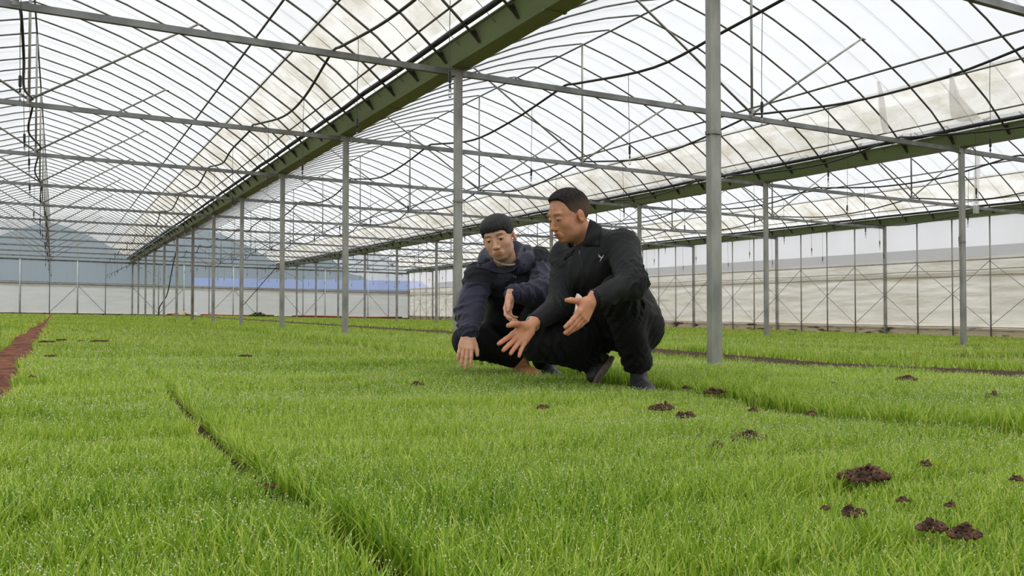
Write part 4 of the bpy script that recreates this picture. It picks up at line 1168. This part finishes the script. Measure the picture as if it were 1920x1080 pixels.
J = dict(root=O['root'], head=O['head'], face=faceO, headup=upO, neck=O['neck'], hands=[(HR, 1.05), (HL, 1.0)], hscale=.995,
    limbs=[(O['sR'], O['eR'], .045, .036), (O['eR'], O['wR'], .036, .026), (O['sL'], O['eL'], .045, .036), (O['eL'], O['wL'], .036, .026),
           (O['neck'], O['chest'], .06, .11), (O['chest'], O['belly'], .12, .12), (O['sR'], O['chest'], .055, .09), (O['sL'], O['chest'], .055, .09), (O['hL'], O['hR'], .11, .11), (O['belly'], (O['hL']+O['hR'])/2, .12, .12),
           (O['hL'], O['kL'], .085, .06), (O['kL'], O['aL'], .055, .036), (O['hR'], O['kR'], .085, .06), (O['kR'], O['aR'], .055, .036)])
old, orgO, RO, cO, tlO, headO = make_person(J, 'old', dict(skin=M['skin_old']), 'older man in black zip jacket and black trousers squatting with both palms open')
def jacketO(P):
    d = capsules(P, [(O['chest'], O['belly'], .132, .135), (O['neck']+(0, 0, -.03), O['chest'], .075, .125), (O['sR'], O['chest']+UPc*.04, .072, .115), (O['sL'], O['chest']+UPc*.04, .076, .115)], .06)
    hip = (O['hL']+O['hR'])/2
    e, _ = rcone(P, O['belly'], hip+RT*.030+UPc*.03, .135, .125); d = smin(d, e, .06)
    d = d - folds(P, O['neck'], hip, .085, .004, 3, 1.2) - big_folds(P, 21, .004, 8)
    aR1, t1 = rcone(P, O['sR'], O['eR'], .070, .062); aR2, t2 = rcone(P, O['eR'], O['wR']+(O['eR']-O['wR'])*.10, .061, .040)
    aR = smin(aR1, aR2, .03) - folds(P, O['sR'], O['eR'], .052, .012, 5, .9) - folds(P, O['eR'], O['wR'], .030, .010, 7, .7) - folds(P, O['sR'], O['wR'], .021, .005, 105, -.9)
    aL1, _ = rcone(P, O['sL'], O['eL'], .074, .064); aL2, _ = rcone(P, O['eL'], O['wL']+(O['eL']-O['wL'])*.10, .062, .042)
    aL = smin(aL1, aL2, .03) - folds(P, O['sL'], O['eL'], .055, .010, 9, -.9) - folds(P, O['eL'], O['wL'], .032, .009, 12, -.7)
    d = smin(d, aR, .03); d = smin(d, aL, .03)
    # room for the neck
    n, _ = rcone(P, O['neck']+(0, 0, -.02), O['head']+(0, 0, -.05), .062, .075)
    return smax(d, -n, .01)
jk = child_sdf('jacket', jacketO, [O[k] for k in ('sR', 'sL', 'eR', 'eL', 'wR', 'wL', 'belly', 'hL', 'hR', 'neck')], .17, .0058, [M['cloth_black']], old, orgO)
def trousersO(P):
    hip = (O['hL']+O['hR'])/2
    d = capsules(P, [(O['hL'], O['hR'], .118, .12), (hip, O['belly']-(O['belly']-hip)*.3, .125, .115)], .05)
    tL, _ = rcone(P, O['hL'], O['kL'], .118, .080); sL_, _ = rcone(P, O['kL'], O['aL'], .082, .070)
    L = smin(tL, sL_, .04) - folds(P, O['kL'], O['aL'], .055, .014, 15, 1.2) - folds(P, O['hL'], O['aL'], .026, .006, 115, -1) - folds(P, O['hL'], O['kL'], .07, .008, 17, .3)
    L = smax(L, (P-(O['aL']+UPc*-.012))@(O['aL']-O['kL'])/np.linalg.norm(O['aL']-O['kL']), .008)
    tR, _ = rcone(P, O['hR'], O['kR'], .118, .088); sR_, _ = rcone(P, O['kR'], O['aR'], .082, .066)
    Rr = smin(tR, sR_, .045) - folds(P, O['kR'], O['hR'], .045, .013, 19, 1.2) - folds(P, O['hR'], O['kR'], .022, .006, 119, 1) - folds(P, O['kR'], O['aR'], .06, .008, 23, .3)
    Rr = smax(Rr, (P-(O['aR']-(O['aR']-O['kR'])*.04))@(O['aR']-O['kR'])/np.linalg.norm(O['aR']-O['kR']), .008)
    return smin(smin(d, L, .035), Rr, .035) - big_folds(P, 31, .004, 8)
tr = child_sdf('trousers', trousersO, [O[k] for k in ('hL', 'hR', 'kL', 'kR', 'aL', 'aR', 'belly')], .16, .0062, [M['cloth_trouser']], old, orgO)
# collar: two standing-then-folded flaps round the neck
def collar(name, neck, headc, tilt_front, rad, body, org, mat, h0=.035, h1=.085, open_=.5, flare=.03, tip=.06):
    """neck: centre; tilt_front: horizontal direction in which it opens"""
    f = np.asarray(tilt_front, float); f[2] = 0; f /= np.linalg.norm(f); s = np.cross(UPc, f); v = []; F = []; n = 40
    ax = (headc-neck)/np.linalg.norm(headc-neck)
    for i in range(n+1):
        a = open_*.5 + (2*PI-open_)*i/n; ca, sa = math.cos(a), math.sin(a); fr = max(0, ca)
        base = neck + (f*ca+s*sa)*(rad+.006)
        prof = [(-.005, -.02), (.0, h0*.4), (.002, h0+.018-.022*fr), (.012, h0+.024-.022*fr), (.024, h0+.010-.02*fr), (.026+flare*.6, -.012-.02*fr), (.028+flare, -.030-tip*fr**3)]
        for r_, z_ in prof: v.append(tuple(base + (f*ca+s*sa)*r_ + ax*z_ - org))
        m_ = len(prof)
    for i in range(n):
        for k in range(m_-1):
            a = i*m_+k; F.append((a, a+m_, a+m_+1, a+1))
    me = bpy.data.meshes.new(name); me.from_pydata(v, [], F); o = link(name, me, mat, body, smooth=True)
    so = o.modifiers.new('thickness', 'SOLIDIFY'); so.thickness = .004; so.offset = 0
    ss = o.modifiers.new('soft', 'SUBSURF'); ss.levels = 1; ss.render_levels = 2
    return o
def standfn(P):
    nk = O['neck']; ax = (O['head']-nk)/np.linalg.norm(O['head']-nk); q = P-nk-ax*.004; t = q@ax; r = vlen(q-t[:, None]*ax)
    f = scene_dir(50, 0); th = (q@f)/np.maximum(r, 1e-5)
    d = np.maximum(np.abs(r-.072)-.0045, np.abs(t-.012+.012*th)-.034); return smax(d, (th-.86)*.07, .006)
child_sdf('collar_stand', standfn, [O['neck']], .13, .004, [M['cloth_black']], old, orgO)
# white undershirt edge, zip, emblem
def ring(name, c, axis, r, tube, mat, body, org, sq=(1, 1), arc=(0, 2*PI), fdir=None):
    ax = np.asarray(axis, float); ax /= np.linalg.norm(ax); f = np.asarray(fdir if fdir is not None else TO, float); f = f-ax*(f@ax); f /= np.linalg.norm(f); s = np.cross(ax, f)
    pts = [c + f*math.cos(a)*r*sq[0] + s*math.sin(a)*r*sq[1] - org for a in np.linspace(arc[0], arc[1], 40)]
    return MB().tube(pts, tube, 7).build(name, mat, body, smooth=True)
nkO = O['neck']; axO = O['head']-nkO
ring('undershirt_edge', nkO+axO*.12+scene_dir(50, 0)*.008, axO+scene_dir(50, 0)*.02, .062, .006, M['shirt'], old, orgO, fdir=scene_dir(50, 0))
def on_surface(fn, x, y, d0, d1, n=400):
    """first point along the sight line through (x, y) where fn turns negative"""
    ds = np.linspace(d0, d1, n); P = np.array([0, 0, CAMZ]) + np.array(ray(x, y))[None]*ds[:, None]; v = fn(P); i = np.argmax(v < 0)
    return P[i] if (v < 0).any() else P[n//2]
zp = [on_surface(jacketO, x, y, 3.4, 4.5) for x, y in ((1087, 470), (1089, 484), (1092, 500), (1095, 520), (1097, 540))]
MB().tube([p - orgO + TO*.002 for p in zp], .0022, 6).build('zip', M['black'], old, smooth=True)
zpull = MB(); zpull.bar(zp[0]-orgO+TO*.006, zp[0]-orgO+TO*.006-UPc*.018, .006, .003).build('zip_pull', M['zip'], old)
# bird-like stitched mark on the chest: a body with wings and a long tail
def emblem(strokes, x0, y0, fn, body, org, mat, w=.0022):
    m_ = MB()
    for st, ww in strokes:
        pts = [on_surface(fn, x0+x, y0+y, 3.4, 4.9)-org+TO*.0015 for x, y in st]
        m_.tube(pts, [w*q for q in ww], 6)
    return m_.build('chest_emblem', mat, body, smooth=True)
emblem([([(-5, -6), (-1, -1), (3, 1)], (.6, 1.5, 1)), ([(-5, -2), (0, 0), (5, -1)], (.5, 1.6, .6)), ([(5, -5), (2, 0), (-1, 5), (-3, 9)], (.5, 1.6, 1.0, .5))], 1127, 483, jacketO, old, orgO, M['emblem'])
def flap(name, P4, body, org, mat, bul=.012):
    v = []; F = []; n = 8; A = [np.asarray(p) for p in P4]; nr = np.cross(A[1]-A[0], A[3]-A[0]); nr /= np.linalg.norm(nr)
    if nr@TO < 0: nr = -nr
    for i in range(n+1):
        for j in range(n+1):
            s_, t_ = i/n, j/n; p = (A[0]*(1-s_)+A[1]*s_)*(1-t_)+(A[3]*(1-s_)+A[2]*s_)*t_
            v.append(tuple(p+nr*bul*math.sin(PI*s_)*math.sin(PI*t_) + nr*.003*math.sin(t_*9+s_*5)-org))
    for i in range(n):
        for j in range(n):
            a = i*(n+1)+j; F.append((a, a+1, a+n+2, a+n+1))
    me = bpy.data.meshes.new(name); me.from_pydata(v, [], F); o = link(name, me, mat, body, smooth=True)
    so = o.modifiers.new('thickness', 'SOLIDIFY'); so.thickness = .006; so.offset = 0
    return o
def so_(x, y, d): 
    p = on_surface(jacketO, x, y, 3.4, 4.4); q = W_(x, y, d); return q if (q-p)@TO > -.004 and abs((p-q)@TO) < .12 else (p+TO*.006 if abs((p-q)@TO) < .25 else q)
flap('collar', [so_(1106, 411, 4.02), so_(1128, 426, 3.98), so_(1123, 461, 3.87), so_(1093, 461, 3.90)], old, orgO, M['cloth_black'], bul=.012)
sj = lambda x, y: on_surface(jacketO, x, y, 3.4, 4.4)+TO*.006
flap('collar', [sj(1056, 465), sj(1077, 468), sj(1071, 477), sj(1058, 488)], old, orgO, M['cloth_black'], bul=.003)
# cuffs
for w_, e_, rr in ((O['wR'], O['eR'], .034), (O['wL'], O['eL'], .035)):
    a_ = (e_-w_)/np.linalg.norm(e_-w_)
    ring('cuff', w_+a_*.012, a_, rr, .0085, M['cloth_black'], old, orgO)
ring('undershirt_cuff', O['wR']+(O['wR']-O['eR'])/np.linalg.norm(O['wR']-O['eR'])*.002, O['wR']-O['eR'], .031, .004, M['shirt'], old, orgO)
# shoes
def shoe(name, heel, toe, upd, body, org, mat, sole_mat, w=.044, hgt=.075):
    f = np.asarray(toe)-np.asarray(heel); L = np.linalg.norm(f); R_ = frame(f, upd); h_ = np.asarray(heel, float)
    def fn(P):
        q = (P-h_)@R_; a = ell(q, (0, .25*L, .045), (w*.85, .30*L, hgt*.62)); b = ell(q, (0, .68*L, .030), (w, .36*L, .040)); c_, _ = rcone(q, (0, .22*L, .04), (0, .20*L, hgt+.01), .036, .040)
        d = smin(smin(a, b, .03), c_, .02)
        d = smax(d, -(q[:, 2]-.010), .004)
        # lace ridge
        return d - .0022*np.sin(q[:, 1]*420)*np.clip(1-np.abs(q[:, 0])/.018, 0, 1)*(q[:, 2] > .04)*(q[:, 1] > .35*L)*(q[:, 1] < .75*L)
    sh = sdf_mesh(name, fn, np.minimum(heel, toe)-.11, np.maximum(heel, toe)+.11, .0042, [mat], parent=body, origin=org)
    def fs(P):
        q = (P-h_)@R_; x = q[:, 0]; y = q[:, 1]/L
        wd = w*(.80+.22*np.sin(np.clip(y, 0, 1)*PI*.9+.1)); o2 = np.maximum(np.abs(x)-wd*.98, np.abs(y-.52)*L-.52*L); o2 = smax(np.sqrt((np.maximum(np.abs(y-.52)*L-.38*L, 0))**2+x*x)-wd, o2, .01)
        return smax(o2, np.abs(q[:, 2]-.004)-.011, .004)
    s2 = sdf_mesh('sole', fs, np.minimum(heel, toe)-.08, np.maximum(heel, toe)+.08, .004, [sole_mat], parent=sh, origin=(0, 0, 0))
    s2.location = tuple(-org*0); s2.data.transform(Matrix.Translation(-Vector(org)))
    return sh
floorz = lambda p: SLOPE*p[0]+.02
def flat(p, z): q = np.array(p); q[2] = SLOPE*q[0]+z; return q
aL = O['aL']; shoe('shoe', flat(aL-TO*.05, .035), flat(aL+TO*.21+RT*.02, .030), UPc, old, orgO, M['shoe_black'], M['sole'])
hR_ = W_(1148, 676, 4.24); tR_ = W_(1118, 716, 4.10)
shoe('shoe', hR_, tR_, -RT*.9+UPc*.5-TO*.25, old, orgO, M['shoe_black'], M['sole'], w=.046)

# ================================================================== the young man in the navy hooded jacket
Yg = dict(
    sR=W_(898, 520, 4.55), sL=W_(1010, 492, 4.68), eR=W_(880, 585, 4.46), wR=W_(878, 626, 4.30),
    eL=W_(1020, 550, 4.44), wL=W_(958, 551, 4.30), hR=W_(925, 638, 4.86), hL=W_(985, 632, 4.86),
    kR=W_(880, 640, 4.50), aR=W_(972, 672, 4.70), kL=W_(1012, 590, 4.48), aL=W_(1018, 672, 4.70),
    chest=W_(953, 535, 4.65), belly=W_(955, 595, 4.78), neck=W_(948, 494, 4.60), head=W_(935, 444, 4.46))
Yg['root'] = (Yg['aL']+Yg['aR'])/2
faceY = scene_dir(13, -17)
upY = UPc - RT*.20
HRy = hand_prims(Yg['wR']+UPc*.004, W_(873, 668, 4.22)-W_(878, 626, 4.28), RT, dict(index=(.15, .25, .2), middle=(.18, .25, .2), ring=(.2, .25, .2), little=(.2, .25, .2)),
    dict(index=.04, middle=-.02, ring=-.07, little=-.13), dict(palm=-TO*.9-UPc*.1, dirs=((.55, .15), (.35, .2), (.2, .2))), s=.97)
HLy = hand_prims(W_(956, 556, 4.28), W_(950, 586, 4.25)-W_(956, 556, 4.28), -RT*.45+TO*.85, dict(index=(.3, .6, .3), middle=(.35, .6, .35), ring=(.4, .65, .4), little=(.45, .7, .4)),
    dict(index=.10, middle=.02, ring=-.06, little=-.14), dict(palm=RT*.8+TO*.4, dirs=((.45, .35), (.25, .35), (.1, .2))), s=.84)
J = dict(root=Yg['root'], head=Yg['head'], face=faceY, headup=upY, neck=Yg['neck'], hands=[(HRy, .97), (HLy, .84)], hscale=.985,
    limbs=[(Yg['sR'], Yg['eR'], .045, .036), (Yg['eR'], Yg['wR'], .036, .026), (Yg['sL'], Yg['eL'], .045, .036), (Yg['eL'], Yg['wL'], .036, .026),
           (Yg['neck'], Yg['chest'], .06, .10), (Yg['chest'], Yg['belly'], .11, .11), (Yg['sR'], Yg['chest'], .05, .08), (Yg['sL'], Yg['chest'], .05, .08), (Yg['hL'], Yg['hR'], .10, .10), (Yg['belly'], (Yg['hL']+Yg['hR'])/2, .11, .11),
           (Yg['hL'], Yg['kL'], .08, .058), (Yg['kL'], Yg['aL'], .052, .036), (Yg['hR'], Yg['kR'], .08, .058), (Yg['kR'], Yg['aR'], .052, .036)])
young, orgY, RY, cY, tlY, headY = make_person(J, 'young', dict(skin=M['skin_young']), 'young man in navy hooded jacket crouching and touching the seedlings with one hand')
def sleeveY(P):
    a1, _ = rcone(P, Yg['sR'], Yg['eR'], .076, .070); a2, _ = rcone(P, Yg['eR'], Yg['wR']+(Yg['eR']-Yg['wR'])*.08, .071, .050)
    a = smin(a1, a2, .04) - folds(P, Yg['sR'], Yg['eR'], .06, .012, 41, .5) - folds(P, Yg['eR'], Yg['wR'], .036, .010, 43, -.4)
    b1, _ = rcone(P, Yg['sL'], Yg['eL'], .080, .074); b2, _ = rcone(P, Yg['eL'], Yg['wL']+(Yg['eL']-Yg['wL'])*.05, .078, .044)
    b = smin(b1, b2, .04) - folds(P, Yg['sL'], Yg['eL'], .06, .012, 45, .5) - folds(P, Yg['eL'], Yg['wL'], .05, .010, 47, .8)
    return smin(a, b, .02)
def torsoY(P):
    hip = (Yg['hL']+Yg['hR'])/2
    d = capsules(P, [(Yg['chest'], Yg['belly'], .125, .125), (Yg['neck']+(0, 0, -.03), Yg['chest'], .075, .12), (Yg['sR'], Yg['chest']+UPc*.04, .072, .11), (Yg['sL'], Yg['chest']+UPc*.04, .074, .11), (Yg['belly'], hip+UPc*.03, .125, .12)], .06)
    return d - folds(P, Yg['neck'], hip, .07, .006, 49, .6) - big_folds(P, 51, .006, 8)
def jacketY(P):
    d = smin(torsoY(P), sleeveY(P), .03)
    n, _ = rcone(P, Yg['neck']+(0, 0, -.03), Yg['head']+(0, 0, -.05), .064, .078)
    return smax(d, -n, .01)
def matY(C):
    s = sleeveY(C); t = torsoY(C); top = (C[:, 2] > Yg['sR'][2]-.03)
    return np.where((s < t-.004) & ~top, 1, np.where(s < t-.05, 1, 0))
child_sdf('jacket', jacketY, [Yg[k] for k in ('sR', 'sL', 'eR', 'eL', 'wR', 'wL', 'belly', 'hL', 'hR', 'neck')], .17, .0058, [M['cloth_dark'], M['cloth_navy']], young, orgY, matfn=matY)
# hood: a thick fold of cloth lying round the neck, open in front
def hoodfn(P):
    nk = Yg['neck']+UPc*.012; f = scene_dir(12, 0); s = np.cross(UPc, f); q = P-nk; x = q@s; y = q@f; z = q[:, 2]
    th = np.arctan2(x, y); rad = np.sqrt(x*x+y*y)
    back = .5-.5*np.cos(th)                       # 0 in front, 1 behind
    rc = .108 + .020*back; zc = -.048 + .085*back**.8
    d = np.sqrt(((rad-rc)/1.0)**2 + ((z-zc)/(1.3+.6*back))**2) - (.030+.012*back)
    d = d - .003*np.sin(th*5+z*50+3*vnoise(P*9, 61)) - big_folds(P, 63, .004, 10)
    gap = .75-np.abs(th)
    d = smax(d, gap*.11, .01)
    inner = rad-.074
    return smax(d, -inner, .01)
child_sdf('hood', hoodfn, [Yg['neck']], .22, .005, [M['cloth_navy']], young, orgY)
# two lapel flaps below the hood
sf = lambda x, y, o=.012: on_surface(lambda P: smin(jacketY(P), hoodfn(P), .01), x, y, 4.1, 5.2)+TO*o
flap('lapel', [sf(906, 470, .006), sf(892, 501, .010), sf(945, 514, .014), sf(934, 491, .006)], young, orgY, M['cloth_navy'])
flap('lapel', [sf(982, 462, .006), sf(984, 495, .010), sf(951, 513, .014), sf(957, 492, .006)], young, orgY, M['cloth_navy'])
axY = Yg['head']-Yg['neck']
ring('undershirt_edge', W_(949, 485, 4.55), UPc*.80+TO*.52+RT*.16, .0635, .0050, M['shirt'], young, orgY, fdir=scene_dir(15, 0))
def sweat(P):
    return ell(P, Yg['neck']+scene_dir(15, 0)*.040-UPc*.062, (.075, .06, .055), frame(scene_dir(15, 0), UPc))
child_sdf('sweater', sweat, [Yg['neck']-UPc*.04], .13, .006, [M['sweater']], young, orgY)
for x, y in ((950, 527), (949, 541)):
    p = sf(x, y, .0); MB().tube([p-orgY+TO*.000, p-orgY+TO*.008], .007, 10).build('snap_button', M['black'], young, smooth=True)
emblem([([(-3, -1), (-1, -2), (-2, 1), (0, 2)], (.7, .7, .7, .7)), ([(3, -2), (1, -1), (3, 1), (1, 2)], (.7, .7, .7, .7))], 965, 519, jacketY, young, orgY, M['emblem'], w=.0015)
for w_, e_, rr in ((Yg['wR'], Yg['eR'], .042), (Yg['wL'], Yg['eL'], .038)):
    a_ = (e_-w_)/np.linalg.norm(e_-w_)
    ring('cuff', w_+a_*.010, a_, rr, .011, M['cloth_navy'], young, orgY)
def trousersY(P):
    hip = (Yg['hL']+Yg['hR'])/2
    d = capsules(P, [(Yg['hL'], Yg['hR'], .12, .12), (hip, Yg['belly'], .12, .11)], .05)
    a, _ = rcone(P, Yg['hR'], Yg['kR'], .115, .080); b, _ = rcone(P, Yg['kR'], Yg['aR'], .080, .060)
    c_, _ = rcone(P, Yg['hL'], Yg['kL'], .115, .080); e, _ = rcone(P, Yg['kL'], Yg['aL'], .076, .064)
    b = smax(b, (P-Yg['aR'])@(Yg['aR']-Yg['kR'])/np.linalg.norm(Yg['aR']-Yg['kR']), .008)
    return smin(smin(d, smin(a, b, .04), .03), smin(c_, e, .04), .03) - folds(P, Yg['kR'], Yg['hR'], .06, .009, 71, .8) - big_folds(P, 73, .005, 8)
child_sdf('trousers', trousersY, [Yg[k] for k in ('hL', 'hR', 'kL', 'kR', 'aL', 'aR', 'belly')], .16, .0065, [M['cloth_trouser']], young, orgY)
tan = shoe('shoe', flat(Yg['aR']-TO*.03-RT*.005, .050), flat(Yg['aR']+TO*.19+RT*.08, .042), UPc, young, orgY, M['shoe_tan'], M['sole'], w=.050, hgt=.095)
shoe('shoe', flat(Yg['aL']-TO*.04+RT*.02, .04), flat(Yg['aL']+TO*.19+RT*.07, .03), UPc, young, orgY, M['shoe_black'], M['sole'])

# padded dark collar and stitched seams on the tan shoe
_h = flat(Yg['aR']-TO*.03-RT*.005, .050); _t = flat(Yg['aR']+TO*.19+RT*.08, .042); _f = (_t-_h)/np.linalg.norm(_t-_h); _s = np.cross(_f, UPc)
ring('shoe_collar', _h+_f*.045+UPc*.100, UPc, .040, .008, M['shoe_black'], tan, orgY)
for k in range(4):
    c0 = _h+_f*(.09+.022*k)+UPc*(.078-.012*k)
    MB().tube([c0-_s*.022-orgY, c0+UPc*.009-orgY, c0+_s*.022-orgY], .003, 6).build('lace', M['shoe_black'], tan, smooth=True)
